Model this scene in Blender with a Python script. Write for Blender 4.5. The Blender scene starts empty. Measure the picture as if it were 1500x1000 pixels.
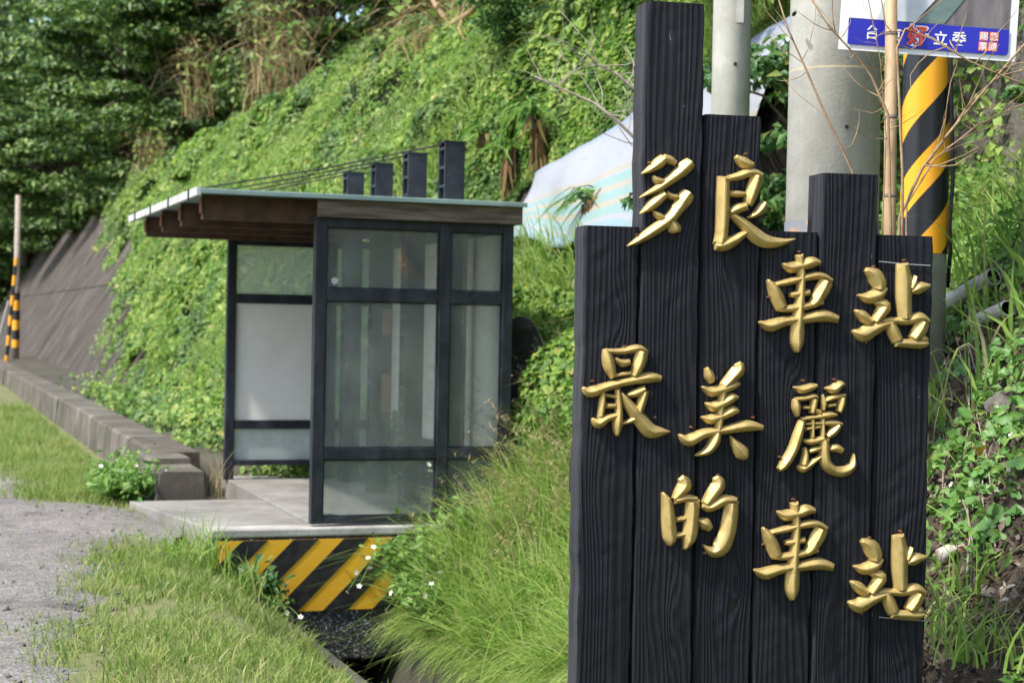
import bpy, math, random
import numpy as np
from mathutils import Vector, Matrix
R = math.radians
sc = bpy.context.scene
C = sc.collection
rng = np.random.default_rng(7)
random.seed(7)

# ------------------------------------------------------------------ camera, sky, sun, exposure
ROLL, PITCH, FPX = R(1.1), R(0.55), 2500.0
CAM = Vector((0, 0, 1.5))
cd = bpy.data.cameras.new('camera'); cam = bpy.data.objects.new('camera', cd); C.objects.link(cam)
cd.sensor_width = 36; cd.lens = 60; cd.clip_end = 3000
cam.location = CAM
cam.rotation_mode = 'XYZ'
cam.rotation_euler = (Matrix.Rotation(R(90) - PITCH, 4, 'X') @ Matrix.Rotation(ROLL, 4, 'Z')).to_euler()
cd.dof.use_dof = True; cd.dof.focus_distance = 6.1; cd.dof.aperture_fstop = 5.0
sc.camera = cam

SUN_EL, SUN_DIR = R(54), Vector((-0.84, -0.54, 0))      # the sun stands high, left of and behind the viewer
w = bpy.data.worlds.new('World'); sc.world = w; w.use_nodes = True
nt = w.node_tree
sky = nt.nodes.new('ShaderNodeTexSky'); sky.sky_type = 'NISHITA'; sky.sun_disc = False
sky.sun_elevation = SUN_EL
sky.sun_rotation = math.atan2(SUN_DIR.x, SUN_DIR.y)
sky.air_density = 1.0; sky.dust_density = 2.0
nt.links.new(sky.outputs[0], nt.nodes['Background'].inputs[0]); nt.nodes['Background'].inputs[1].default_value = 0.15
sl = bpy.data.lights.new('sun', 'SUN'); sl.energy = 2.9; sl.angle = R(3.0); sl.color = (1, .95, .86)
so = bpy.data.objects.new('sun', sl); C.objects.link(so)
sd = SUN_DIR.normalized() * math.cos(SUN_EL) + Vector((0, 0, math.sin(SUN_EL)))
so.rotation_euler = sd.to_track_quat('Z', 'Y').to_euler(); so.location = (-6, -4, 12)
sc.view_settings.view_transform = 'Standard'; sc.view_settings.look = 'None'
sc.view_settings.exposure = 1.1; sc.view_settings.gamma = 1
sc.render.engine = 'CYCLES'
sc.cycles.use_denoising = True
sc.cycles.max_bounces = 7; sc.cycles.diffuse_bounces = 3; sc.cycles.glossy_bounces = 3
sc.cycles.transmission_bounces = 5; sc.cycles.transparent_max_bounces = 16
sc.cycles.caustics_reflective = False; sc.cycles.caustics_refractive = False

# ------------------------------------------------------------------ frames and helpers
YAW = math.atan2(894, 2500)                     # the road runs 19.7 degrees left of the viewing direction
ORG = Vector((-1.45, 12.5, 0))                  # near road-side corner of the shelter
cu, su = math.cos(YAW), math.sin(YAW)
def W(t, s, z=0.0):                             # road frame (t towards the hill, s along the road) to world
    return Vector((ORG.x + cu * t - su * s, ORG.y + su * t + cu * s, z))
def TS(p):
    dx, dy = p[0] - ORG.x, p[1] - ORG.y
    return dx * cu + dy * su, -dx * su + dy * cu
MC = cam.rotation_euler.to_matrix()
def ray(px, py):
    d = MC @ Vector(((px - 750) / FPX, -(py - 500) / FPX, -1))
    return d / d.y
def at(px, py, Y):
    return CAM + ray(px, py) * Y
def smooth(x, a, b):
    x = np.clip((x - a) / (b - a), 0, 1); return x * x * (3 - 2 * x)
# smooth value noise
_G = np.random.default_rng(3).random((64, 64, 64)).astype(np.float32)
def vnoise(x, y, z=0.0, sc_=1.0):
    x = np.asarray(x, float) * sc_; y = np.asarray(y, float) * sc_; z = np.asarray(z, float) * sc_ + 0 * x
    y = y + 0 * x
    xi, yi, zi = np.floor(x).astype(int), np.floor(y).astype(int), np.floor(z).astype(int)
    fx, fy, fz = x - xi, y - yi, z - zi
    fx, fy, fz = [f * f * (3 - 2 * f) for f in (fx, fy, fz)]
    g = lambda a, b, c: _G[(xi + a) % 64, (yi + b) % 64, (zi + c) % 64]
    l = lambda a, b, f: a + (b - a) * f
    return l(l(l(g(0,0,0), g(1,0,0), fx), l(g(0,1,0), g(1,1,0), fx), fy),
             l(l(g(0,0,1), g(1,0,1), fx), l(g(0,1,1), g(1,1,1), fx), fy), fz)

def np_mesh(name, V, F):
    """V: n x 3 floats, F: m x k ints"""
    V = np.ascontiguousarray(V, np.float32); F = np.ascontiguousarray(F, np.int32)
    me = bpy.data.meshes.new(name); k = F.shape[1]
    me.vertices.add(len(V)); me.vertices.foreach_set('co', V.ravel())
    me.loops.add(F.size); me.loops.foreach_set('vertex_index', F.ravel())
    me.polygons.add(len(F)); me.polygons.foreach_set('loop_start', np.arange(0, F.size, k, dtype=np.int32))
    me.update(calc_edges=True); me.validate()
    return me
class MB:
    def __init__(s): s.v = []; s.f = []
    def poly(s, pts):
        b = len(s.v); s.v += [tuple(p) for p in pts]; s.f.append(list(range(b, b + len(pts)))); return s
    def box(s, x0, x1, y0, y1, z0, z1):
        b = len(s.v)
        s.v += [(x, y, z) for z in (z0, z1) for y in (y0, y1) for x in (x0, x1)]
        s.f += [[b+i for i in q] for q in ((0,2,3,1),(4,5,7,6),(0,1,5,4),(2,6,7,3),(0,4,6,2),(1,3,7,5))]; return s
    def prism(s, poly, axis, a, b_):
        """extrude a 2-D polygon along an axis (0=x, 1=y, 2=z)"""
        n = len(poly); b = len(s.v)
        for h in (a, b_):
            for p in poly:
                q = list(p); q.insert(axis, h); s.v.append(tuple(q))
        s.f += [list(range(b, b+n))[::-1], list(range(b+n, b+2*n))]
        s.f += [[b+i, b+(i+1) % n, b+n+(i+1) % n, b+n+i] for i in range(n)]; return s
    def tube(s, pts, rad, n=8, cap=True):
        pts = [Vector(p) for p in pts]
        if not hasattr(rad, '__len__'): rad = [rad] * len(pts)
        b = len(s.v); up = None
        for i, p in enumerate(pts):
            d = (pts[min(i+1, len(pts)-1)] - pts[max(i-1, 0)]).normalized()
            if up is None: up = Vector((0,0,1)) if abs(d.z) < .9 else Vector((1,0,0))
            x = d.cross(up).normalized(); y = d.cross(x).normalized(); up = -y if False else up
            for k in range(n):
                a = 2*math.pi*k/n; s.v.append(tuple(p + (x*math.cos(a) + y*math.sin(a)) * rad[i]))
        for i in range(len(pts)-1):
            for k in range(n):
                s.f.append([b+i*n+k, b+i*n+(k+1) % n, b+(i+1)*n+(k+1) % n, b+(i+1)*n+k])
        if cap:
            s.f.append([b+k for k in range(n)][::-1]); s.f.append([b+(len(pts)-1)*n+k for k in range(n)])
        return s
    def mesh(s, name, smooth_=False):
        me = bpy.data.meshes.new(name); me.from_pydata(s.v, [], s.f); me.update()
        import bmesh
        bm = bmesh.new(); bm.from_mesh(me); bmesh.ops.recalc_face_normals(bm, faces=bm.faces); bm.to_mesh(me); bm.free()
        if smooth_: me.polygons.foreach_set('use_smooth', [True] * len(me.polygons))
        return me
def tag(o, label=None, cat=None, group=None, kind=None):
    if label: o['label'] = label
    if cat: o['category'] = cat
    if group: o['group'] = group
    if kind: o['kind'] = kind
    return o
def obj(name, me, mat, parent=None, road=False, bevel=0, smooth_=False):
    if isinstance(me, MB): me = me.mesh(name, smooth_)
    o = bpy.data.objects.new(name, me); C.objects.link(o)
    if mat is not None and not me.materials: me.materials.append(mat)
    if parent is not None: o.parent = parent
    elif road: o.location = ORG; o.rotation_euler = (0, 0, YAW)
    if bevel:
        m = o.modifiers.new('bevel', 'BEVEL'); m.width = bevel; m.segments = 2; m.limit_method = 'ANGLE'; m.angle_limit = R(40)
    return o
def thing(name, label, cat, loc=(0,0,0), rz=0, group=None):
    o = bpy.data.objects.new(name, None); C.objects.link(o); o.empty_display_size = .2
    o.location = loc; o.rotation_euler = (0, 0, rz)
    return tag(o, label, cat, group)
def road_thing(name, label, cat, t=0, s=0, z=0, group=None):
    return thing(name, label, cat, W(t, s, z), YAW, group)

# ------------------------------------------------------------------ materials
def base_mat(name):
    m = bpy.data.materials.new(name); m.use_nodes = True
    n = m.node_tree.nodes; b = n['Principled BSDF']
    return m, n, m.node_tree.links, b
def coords(n, l, scale=(1,1,1), kind='Object'):
    tc = n.new('ShaderNodeTexCoord'); mp = n.new('ShaderNodeMapping'); mp.inputs['Scale'].default_value = scale
    l.new(tc.outputs[kind], mp.inputs[0]); return mp.outputs[0]
def ramp(n, l, src, stops):
    r = n.new('ShaderNodeValToRGB'); e = r.color_ramp.elements
    while len(e) < len(stops): e.new(.5)
    for i, (p, c) in enumerate(stops):
        e[i].position = p; e[i].color = (*c, 1) if len(c) == 3 else c
    l.new(src, r.inputs[0]); return r.outputs[0]
def noise(n, l, co, scale, detail=4, rough=.6, dist=0):
    t = n.new('ShaderNodeTexNoise'); t.inputs['Scale'].default_value = scale; t.inputs['Detail'].default_value = detail
    t.inputs['Roughness'].default_value = rough; t.inputs['Distortion'].default_value = dist
    l.new(co, t.inputs['Vector']); return t.outputs['Fac']
def bump(n, l, b, h, strength=.3, dist=.01):
    bp = n.new('ShaderNodeBump'); bp.inputs['Strength'].default_value = strength; bp.inputs['Distance'].default_value = dist
    l.new(h, bp.inputs['Height']); l.new(bp.outputs[0], b.inputs['Normal'])
def mixc(n, l, fac, a, b):
    m = n.new('ShaderNodeMix'); m.data_type = 'RGBA'
    if hasattr(fac, 'links'): l.new(fac, m.inputs[0])
    else: m.inputs[0].default_value = fac
    for i, c in ((6, a), (7, b)):
        if hasattr(c, 'links'): l.new(c, m.inputs[i])
        else: m.inputs[i].default_value = (*c, 1)
    return m.outputs[2]
def pmat(name, c1, c2, scale=6, rough=.8, metal=0, bump_=.25, bscale=40, bdist=.01, stretch=(1,1,1), lo=.35, hi=.65, spec=.4):
    m, n, l, b = base_mat(name); co = coords(n, l, stretch)
    f = noise(n, l, co, scale, 6, .65)
    l.new(ramp(n, l, f, [(lo, c1), (hi, c2)]), b.inputs['Base Color'])
    b.inputs['Roughness'].default_value = rough; b.inputs['Metallic'].default_value = metal
    b.inputs['Specular IOR Level'].default_value = spec
    if bump_: bump(n, l, b, noise(n, l, co, bscale, 5), bump_, bdist)
    return m
def leaf_mat(name, stops, trans=.35, rough=.45, patch=None):
    """each leaf takes a colour of its own (random per mesh island)"""
    m, n, l, b = base_mat(name)
    g = n.new('ShaderNodeNewGeometry')
    col = ramp(n, l, g.outputs['Random Per Island'], stops)
    if patch:
        f = noise(n, l, coords(n, l), patch[1], 3)
        h = n.new('ShaderNodeHueSaturation'); l.new(col, h.inputs['Color'])
        h.inputs['Hue'].default_value = patch[0][0]; h.inputs['Saturation'].default_value = patch[0][1]; h.inputs['Value'].default_value = patch[0][2]
        col = mixc(n, l, ramp(n, l, f, [(.47, (0,0,0)), (.60, (.9,.9,.9))]), col, h.outputs[0])
        f = noise(n, l, coords(n, l), patch[3], 3)
        h = n.new('ShaderNodeHueSaturation'); l.new(col, h.inputs['Color'])
        h.inputs['Hue'].default_value = patch[2][0]; h.inputs['Saturation'].default_value = patch[2][1]; h.inputs['Value'].default_value = patch[2][2]
        col = mixc(n, l, ramp(n, l, f, [(.50, (0,0,0)), (.64, (.9,.9,.9))]), col, h.outputs[0])
    l.new(col, b.inputs['Base Color'])
    b.inputs['Roughness'].default_value = rough; b.inputs['Specular IOR Level'].default_value = .35
    t = n.new('ShaderNodeBsdfTranslucent'); l.new(col, t.inputs[0])
    mx = n.new('ShaderNodeMixShader'); mx.inputs[0].default_value = trans
    l.new(b.outputs[0], mx.inputs[1]); l.new(t.outputs[0], mx.inputs[2])
    l.new(mx.outputs[0], n['Material Output'].inputs[0])
    return m
M = {}
M['vine'] = leaf_mat('vine_leaf', [(0, (.07,.17,.035)), (.3, (.15,.29,.05)), (.7, (.26,.41,.075)), (.95, (.36,.47,.11)), (1, (.52,.46,.15))], .46, .5, ((.525, .85, .66), 1.1, (.475, .9, 1.25), .7))
M['tree'] = leaf_mat('tree_leaf', [(0, (.032,.075,.018)), (.5, (.072,.15,.03)), (.85, (.14,.24,.05)), (1, (.27,.35,.085))], .22)
M['tree2'] = leaf_mat('broad_tree_leaf', [(0, (.04,.11,.035)), (.5, (.08,.19,.055)), (.9, (.14,.26,.07)), (1, (.34,.34,.08))], .34)
M['weed'] = leaf_mat('weed_leaf', [(0, (.08,.19,.035)), (.5, (.16,.31,.06)), (1, (.27,.43,.10))], .42)
M['heart'] = leaf_mat('heart_leaf', [(0, (.07,.19,.045)), (.5, (.11,.26,.06)), (1, (.19,.34,.10))], .3, .4)
M['yellow_leaf'] = leaf_mat('yellow_leaf', [(0, (.55,.42,.05)), (1, (.6,.45,.08))], .3)
M['grass'] = leaf_mat('verge_grass', [(0, (.16,.26,.05)), (.45, (.25,.36,.075)), (.80, (.35,.44,.11)), (.95, (.46,.45,.18)), (1, (.55,.47,.28))], .5, .5, ((.485, .9, 1.08), 1.3, (.525, 1.0, .80), 2.3))
M['lgrass'] = leaf_mat('long_grass', [(0, (.17,.31,.055)), (.5, (.29,.46,.085)), (.8, (.42,.55,.15)), (1, (.58,.53,.27))], .5, .5)
M['dry'] = leaf_mat('dry_stalk', [(0, (.20,.13,.06)), (.5, (.34,.24,.12)), (1, (.48,.38,.2))], .2, .7)
M['seed'] = leaf_mat('seed_head', [(0, (.30,.25,.12)), (.6, (.42,.36,.2)), (1, (.36,.26,.16))], .25, .7)
M['deadleaf'] = leaf_mat('dead_hanging_leaf', [(0, (.12,.07,.03)), (.6, (.22,.13,.06)), (1, (.34,.25,.1))], .2, .8)
M['litter'] = leaf_mat('leaf_litter', [(0, (.05,.035,.022)), (.5, (.13,.10,.07)), (.9, (.26,.22,.17)), (1, (.45,.42,.37))], .1, .9)
M['petal'] = leaf_mat('white_petal', [(0, (.8,.8,.74)), (1, (.9,.9,.86))], .2)
M['stem'] = pmat('green_stem', (.10,.20,.04), (.18,.26,.08), 9, .7, bump_=0)
M['twig'] = pmat('dry_twig', (.22,.14,.08), (.40,.28,.16), 12, .85, bump_=.2)
M['greytwig'] = pmat('grey_twig', (.25,.21,.17), (.44,.38,.32), 12, .9, bump_=.2)
M['bark'] = pmat('bark', (.07,.055,.04), (.18,.15,.11), 5, .95, bump_=.6, bscale=18, bdist=.03, stretch=(1,1,.25))
M['soil'] = pmat('soil', (.035,.026,.019), (.10,.075,.053), 7, .95, bump_=.8, bscale=22, bdist=.04)
M['hillsoil'] = pmat('undergrowth_soil', (.02,.03,.012), (.05,.065,.022), 1.5, .95, bump_=.8, bscale=6, bdist=.1)
M['turf'] = pmat('turf_soil', (.10,.13,.04), (.20,.19,.09), 3, .95, bump_=.6, bscale=30, bdist=.02)
M['rock'] = pmat('rock_face', (.05,.047,.038), (.15,.135,.11), 3, .9, bump_=.9, bscale=9, bdist=.06)
M['stone'] = pmat('loose_stone', (.08,.07,.06), (.20,.18,.16), 9, .9, bump_=.5, bscale=30)
M['black'] = None

def concrete(name, dark, mid, light, streak=True, moss=0):
    m, n, l, b = base_mat(name); co = coords(n, l)
    f1 = noise(n, l, co, 1.3, 7, .65)
    col = ramp(n, l, f1, [(.32, dark), (.5, mid), (.7, light)])
    if streak:
        cs = coords(n, l, (0, 3.0, .12)); f2 = noise(n, l, cs, 1.6, 5, .6)
        col = mixc(n, l, ramp(n, l, f2, [(.42, (0,0,0)), (.66, (.75,.75,.75))]), col, dark)
        cs2 = coords(n, l, (0, 4.6, .09)); f3 = noise(n, l, cs2, 1.9, 3, .5)
        col = mixc(n, l, ramp(n, l, f3, [(.62, (0,0,0)), (.76, (.55,.55,.55))]), col, light)
    if moss:
        f4 = noise(n, l, co, 3.2, 5, .7)
        col = mixc(n, l, ramp(n, l, f4, [(.5, (0,0,0)), (.68, (moss,)*3)]), col, (.06,.08,.03))
    l.new(col, b.inputs['Base Color']); b.inputs['Roughness'].default_value = .9
    bump(n, l, b, noise(n, l, co, 35, 6), .4, .012)
    return m
M['wallc'] = concrete('stained_wall_concrete', (.030,.024,.019), (.062,.050,.040), (.13,.11,.092))
M['oldc'] = concrete('old_kerb_concrete', (.05,.041,.033), (.115,.098,.08), (.23,.205,.175), True, .85)
M['slabc'] = concrete('pale_slab_concrete', (.13,.122,.11), (.23,.22,.205), (.31,.30,.28), False, .35)
M['ditchc'] = concrete('ditch_concrete', (.03,.027,.023), (.07,.062,.052), (.15,.135,.115), True, .5)
M['moss'] = concrete('mossy_gutter', (.028,.027,.017), (.055,.046,.034), (.10,.086,.066), False, .8)
def pole_mat():
    m, n, l, b = base_mat('pole_concrete'); co = coords(n, l)
    col = ramp(n, l, noise(n, l, co, 5, 7, .7), [(.3, (.36,.36,.32)), (.5, (.46,.45,.41)), (.7, (.56,.55,.50))])
    v = n.new('ShaderNodeTexVoronoi'); v.inputs['Scale'].default_value = 38; l.new(co, v.inputs['Vector'])
    col = mixc(n, l, ramp(n, l, v.outputs['Distance'], [(.05, (.8,.8,.8)), (.11, (0,0,0))]), col, (.22,.21,.19))
    col = mixc(n, l, ramp(n, l, noise(n, l, coords(n, l, (1,1,.12)), 6, 4), [(.5, (0,0,0)), (.75, (.5,.5,.5))]), col, (.3,.29,.25))
    l.new(col, b.inputs['Base Color']); b.inputs['Roughness'].default_value = .85
    bump(n, l, b, noise(n, l, co, 60, 5), .25, .006); return m
M['pole'] = pole_mat()
def aggregate():
    m, n, l, b = base_mat('exposed_aggregate'); co = coords(n, l)
    v = n.new('ShaderNodeTexVoronoi'); v.inputs['Scale'].default_value = 75; l.new(co, v.inputs['Vector'])
    hs = n.new('ShaderNodeSeparateColor'); l.new(v.outputs['Color'], hs.inputs[0])
    col = ramp(n, l, hs.outputs[0], [(0, (.03,.03,.031)), (.55, (.06,.06,.062)), (.72, (.17,.17,.168)), (.90, (.42,.42,.41)), (1, (.62,.61,.59))])
    col = mixc(n, l, ramp(n, l, v.outputs['Distance'], [(.3, (0,0,0)), (.62, (1,1,1))]), col, (.02,.02,.021))
    l.new(col, b.inputs['Base Color']); b.inputs['Roughness'].default_value = .75
    iv = n.new('ShaderNodeMath'); iv.operation = 'SUBTRACT'; iv.inputs[0].default_value = 1; l.new(v.outputs['Distance'], iv.inputs[1])
    bump(n, l, b, iv.outputs[0], .7, .008); return m
M['agg'] = aggregate()
def gravel_road():
    m, n, l, b = base_mat('worn_gravel_asphalt'); co = coords(n, l)
    col = ramp(n, l, noise(n, l, co, .9, 6, .65), [(.3, (.10,.092,.084)), (.5, (.17,.158,.146)), (.68, (.24,.225,.21))])
    v = n.new('ShaderNodeTexVoronoi'); v.inputs['Scale'].default_value = 42; l.new(co, v.inputs['Vector'])
    hs = n.new('ShaderNodeSeparateColor'); l.new(v.outputs['Color'], hs.inputs[0])
    col = mixc(n, l, .4, col, ramp(n, l, hs.outputs[0], [(0, (.06,.055,.05)), (.5, (.16,.15,.14)), (1, (.36,.34,.31))]))
    col = mixc(n, l, ramp(n, l, noise(n, l, co, 2.3, 5, .6), [(.56, (0,0,0)), (.68, (.75,.75,.75))]), col, (.075,.066,.057))
    l.new(col, b.inputs['Base Color']); b.inputs['Roughness'].default_value = .92
    ad = n.new('ShaderNodeMath'); ad.operation = 'ADD'; l.new(v.outputs['Distance'], ad.inputs[0]); l.new(noise(n, l, co, 5, 6), ad.inputs[1])
    bump(n, l, b, ad.outputs[0], .5, .02); return m
M['road'] = gravel_road()
def charred_wood():
    m, n, l, b = base_mat('black_stained_sleeper')
    tc = n.new('ShaderNodeTexCoord'); oi = n.new('ShaderNodeObjectInfo')
    cmb = n.new('ShaderNodeCombineXYZ'); mul = n.new('ShaderNodeMath'); mul.operation = 'MULTIPLY'; mul.inputs[1].default_value = 37.0
    l.new(oi.outputs['Random'], mul.inputs[0]); l.new(mul.outputs[0], cmb.inputs[2]); l.new(mul.outputs[0], cmb.inputs[0])
    ad = n.new('ShaderNodeVectorMath'); ad.operation = 'ADD'; l.new(tc.outputs['Object'], ad.inputs[0]); l.new(cmb.outputs[0], ad.inputs[1])
    def mp(scale):
        k = n.new('ShaderNodeMapping'); k.inputs['Scale'].default_value = scale; l.new(ad.outputs[0], k.inputs[0]); return k.outputs[0]
    # growth rings: contour lines of a long-drawn field, closing round knots here and there
    f = noise(n, l, mp((2.6, 2.6, .42)), 1.5, 1.5, .35, .25)
    sx = n.new('ShaderNodeSeparateXYZ'); l.new(tc.outputs['Object'], sx.inputs[0])
    m1 = n.new('ShaderNodeMath'); m1.operation = 'MULTIPLY'; m1.inputs[1].default_value = 48; l.new(f, m1.inputs[0])
    m2 = n.new('ShaderNodeMath'); m2.operation = 'MULTIPLY_ADD'; m2.inputs[1].default_value = 300
    wob = noise(n, l, mp((16, 16, .30)), 1.0, 3, .6)                # ring spacing wanders across the board
    wb = n.new('ShaderNodeMath'); wb.operation = 'MULTIPLY_ADD'; wb.inputs[1].default_value = .055; l.new(wob, wb.inputs[0]); l.new(sx.outputs[0], wb.inputs[2])
    l.new(wb.outputs[0], m2.inputs[0]); l.new(m1.outputs[0], m2.inputs[2])
    ph = m2.outputs[0]
    def mth(op, a, b=None, c=None):
        q = n.new('ShaderNodeMath'); q.operation = op
        for i_, v_ in enumerate((a, b, c)):
            if v_ is None: continue
            if hasattr(v_, 'links'): l.new(v_, q.inputs[i_])
            else: q.inputs[i_].default_value = v_
        return q.outputs[0]
    for kx, kz, amp, wx, wz in ((7.31, 3.17, 13., .030, .13), (13.7, 5.9, -11., .026, .10), (23.1, 9.3, 9., .035, .2)):
        xk = mth('MULTIPLY_ADD', mth('FRACT', mth('MULTIPLY', oi.outputs['Random'], kx)), .12, -.06)
        zk = mth('MULTIPLY_ADD', mth('FRACT', mth('MULTIPLY', oi.outputs['Random'], kz)), 1.9, .75)
        dx = mth('DIVIDE', mth('SUBTRACT', sx.outputs[0], xk), wx); dz = mth('DIVIDE', mth('SUBTRACT', sx.outputs[2], zk), wz)
        r2_ = mth('ADD', mth('MULTIPLY', dx, dx), mth('MULTIPLY', dz, dz))
        ph = mth('ADD', ph, mth('MULTIPLY', mth('EXPONENT', mth('MULTIPLY', r2_, -1.)), amp))
    sn = n.new('ShaderNodeMath'); sn.operation = 'SINE'; l.new(ph, sn.inputs[0])
    h = n.new('ShaderNodeMath'); h.operation = 'MULTIPLY_ADD'; h.inputs[1].default_value = .5; h.inputs[2].default_value = .5; l.new(sn.outputs[0], h.inputs[0])
    fib = noise(n, l, mp((75, 75, 1.1)), 3, 6, .75)
    col = ramp(n, l, h.outputs[0], [(0, (.0018,.0022,.0042)), (.55, (.0042,.005,.0085)), (1, (.012,.014,.0225))])
    col = mixc(n, l, ramp(n, l, fib, [(.5, (0,0,0)), (.8, (.8,.8,.8))]), col, (.020,.021,.027))
    col = mixc(n, l, ramp(n, l, noise(n, l, mp((5, 5, 1.3)), 1.2, 4, .6), [(.48, (0,0,0)), (.75, (.5,.5,.5))]), col, (.024,.025,.029))
    # flaked paint: bare grey wood in small chips
    chip = noise(n, l, mp((26, 26, 7)), 1.8, 5, .75)
    col = mixc(n, l, ramp(n, l, chip, [(.70, (0,0,0)), (.735, (1,1,1))]), col, (.34,.33,.32))
    l.new(col, b.inputs['Base Color'])
    l.new(ramp(n, l, fib, [(.3, (.50,)*3), (.7, (.72,)*3)]), b.inputs['Roughness']); b.inputs['Specular IOR Level'].default_value = .28
    hh = n.new('ShaderNodeMath'); hh.operation = 'MULTIPLY_ADD'; hh.inputs[1].default_value = 1.1; l.new(fib, hh.inputs[0]); l.new(h.outputs[0], hh.inputs[2])
    bump(n, l, b, hh.outputs[0], .7, .003); return m
M['plank'] = charred_wood()
M['plankside'] = pmat('sunlit_tone_sleeper_side', (.012,.0125,.016), (.06,.062,.072), 3, .8, bump_=.7, bscale=16, bdist=.006, stretch=(6,14,.5), lo=.35, hi=.75)  # lighter grey for plank sides: the sunlit side is put into the colour
def gold():
    m, n, l, b = base_mat('brushed_gold'); co = coords(n, l)
    f = noise(n, l, co, 22, 5, .65)
    l.new(ramp(n, l, f, [(.3, (.40,.285,.10)), (.5, (.56,.42,.165)), (.75, (.50,.37,.135))]), b.inputs['Base Color'])
    l.new(ramp(n, l, noise(n, l, co, 70, 4), [(.3, (.42,)*3), (.7, (.60,)*3)]), b.inputs['Roughness'])
    b.inputs['Metallic'].default_value = .65
    bump(n, l, b, noise(n, l, co, 38, 4), .22, .004); return m
M['gold'] = gold()
M['rust'] = pmat('rust', (.10,.035,.02), (.22,.09,.04), 30, .9, bump_=.4)
M['steel'] = pmat('blue_black_steel', (.009,.011,.018), (.045,.052,.072), 7, .45, bump_=.2, bscale=25, stretch=(1,1,.5), spec=.5, lo=.42, hi=.78)
M['mast'] = pmat('black_mast_steel', (.012,.014,.02), (.04,.045,.058), 4, .5, bump_=.1)
M['brownsteel'] = pmat('dark_brown_joist', (.045,.026,.018), (.12,.065,.04), 5, .75, bump_=.3)
M['wood'] = pmat('weathered_fascia_wood', (.085,.062,.048), (.23,.18,.145), 5, .85, bump_=.6, bscale=14, bdist=.008, stretch=(.5,1,7), lo=.38, hi=.68)
M['roofsheet'] = pmat('pale_teal_roof_sheet', (.17,.25,.235), (.26,.35,.33), 3, .45, bump_=.1)
M['trim'] = pmat('white_roof_trim', (.42,.43,.42), (.56,.57,.56), 5, .5, bump_=.1)
M['board'] = pmat('pale_notice_board', (.76,.77,.71), (.85,.85,.80), 3, .7, bump_=.1)
M['brownwood'] = pmat('brown_wood', (.26,.13,.075), (.40,.22,.13), 6, .8, stretch=(1,1,.2))
M['black'] = pmat('black_plastic', (.012,.012,.013), (.03,.03,.032), 6, .45, bump_=.4, bscale=14, bdist=.02)
M['cable'] = pmat('dark_cable', (.02,.018,.016), (.05,.045,.04), 9, .7, bump_=0)
M['pvc'] = pmat('grey_pvc', (.33,.33,.32), (.46,.46,.44), 9, .5, bump_=.15)
M['dark'] = pmat('pipe_hollow', (.008,.008,.008), (.015,.014,.013), 5, .9, bump_=0)
M['bamboo'] = pmat('dry_bamboo', (.33,.21,.11), (.50,.36,.2), 5, .5, bump_=.2, stretch=(4,4,.6))
M['bnode'] = pmat('bamboo_node', (.14,.11,.09), (.25,.2,.16), 9, .8)
M['yellow'] = pmat('hazard_yellow', (.42,.23,.03), (.78,.41,.025), 9, .5, bump_=.15, lo=.20, hi=.33)
M['hblack'] = pmat('hazard_black', (.010,.010,.012), (.05,.047,.043), 9, .55, bump_=.15, lo=.45, hi=.8)
M['pw'] = pmat('poster_white', (.78,.78,.80), (.84,.84,.85), 3, .35, bump_=0)
M['pblue'] = pmat('poster_blue', (.02,.022,.36), (.025,.03,.42), 3, .35, bump_=0)
M['pred'] = pmat('poster_red', (.75,.06,.03), (.8,.09,.04), 3, .4, bump_=0)
M['porange'] = pmat('seal_orange', (.85,.20,.06), (.88,.26,.1), 9, .4, bump_=0)
M['pgreen'] = pmat('poster_grey_green', (.10,.17,.155), (.17,.24,.22), 6, .4, bump_=0, stretch=(1,1,3))
M['pgrey'] = pmat('poster_brown_grey', (.11,.095,.10), (.22,.20,.20), 5, .4, bump_=0, stretch=(4,1,.6))
M['psilver'] = pmat('poster_silver', (.50,.55,.58), (.72,.76,.78), 4, .4, bump_=0)
M['can'] = pmat('rusty_can', (.5,.46,.42), (.24,.10,.06), 20, .6, bump_=.4, lo=.45, hi=.6)
def glass(name, veil, dirt, col=(.62,.66,.64)):
    """window glass with a film of dust: clear glass reflects by Fresnel, the film is a thin pale diffuse layer"""
    m, n, l, b = base_mat(name); n.remove(b); co = coords(n, l)
    tr = n.new('ShaderNodeBsdfTransparent'); tr.inputs[0].default_value = (.86,.89,.88,1)
    gl = n.new('ShaderNodeBsdfGlossy'); gl.inputs['Roughness'].default_value = .03
    fr = n.new('ShaderNodeFresnel'); fr.inputs[0].default_value = 1.5
    m1 = n.new('ShaderNodeMixShader'); l.new(fr.outputs[0], m1.inputs[0]); l.new(tr.outputs[0], m1.inputs[1]); l.new(gl.outputs[0], m1.inputs[2])
    df = n.new('ShaderNodeBsdfDiffuse'); df.inputs[0].default_value = (*col, 1)
    tl = n.new('ShaderNodeBsdfTranslucent'); tl.inputs[0].default_value = (*col, 1)
    m0 = n.new('ShaderNodeMixShader'); m0.inputs[0].default_value = .5; l.new(df.outputs[0], m0.inputs[1]); l.new(tl.outputs[0], m0.inputs[2])
    f = ramp(n, l, noise(n, l, coords(n, l, (1,1,.45)), 5, 6, .7), [(.3, (veil,)*3), (.75, (min(1, veil + dirt),)*3)])
    m2 = n.new('ShaderNodeMixShader'); l.new(f, m2.inputs[0]); l.new(m1.outputs[0], m2.inputs[1]); l.new(m0.outputs[0], m2.inputs[2])
    l.new(m2.outputs[0], n['Material Output'].inputs[0]); return m
M['glass'] = glass('dusty_glass', .13, .22)
M['glass2'] = glass('milky_glass', .38, .22, (.80,.84,.80))
M['frost'] = glass('dirty_frosted_glass', .62, .36, (.72,.75,.75))
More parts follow.
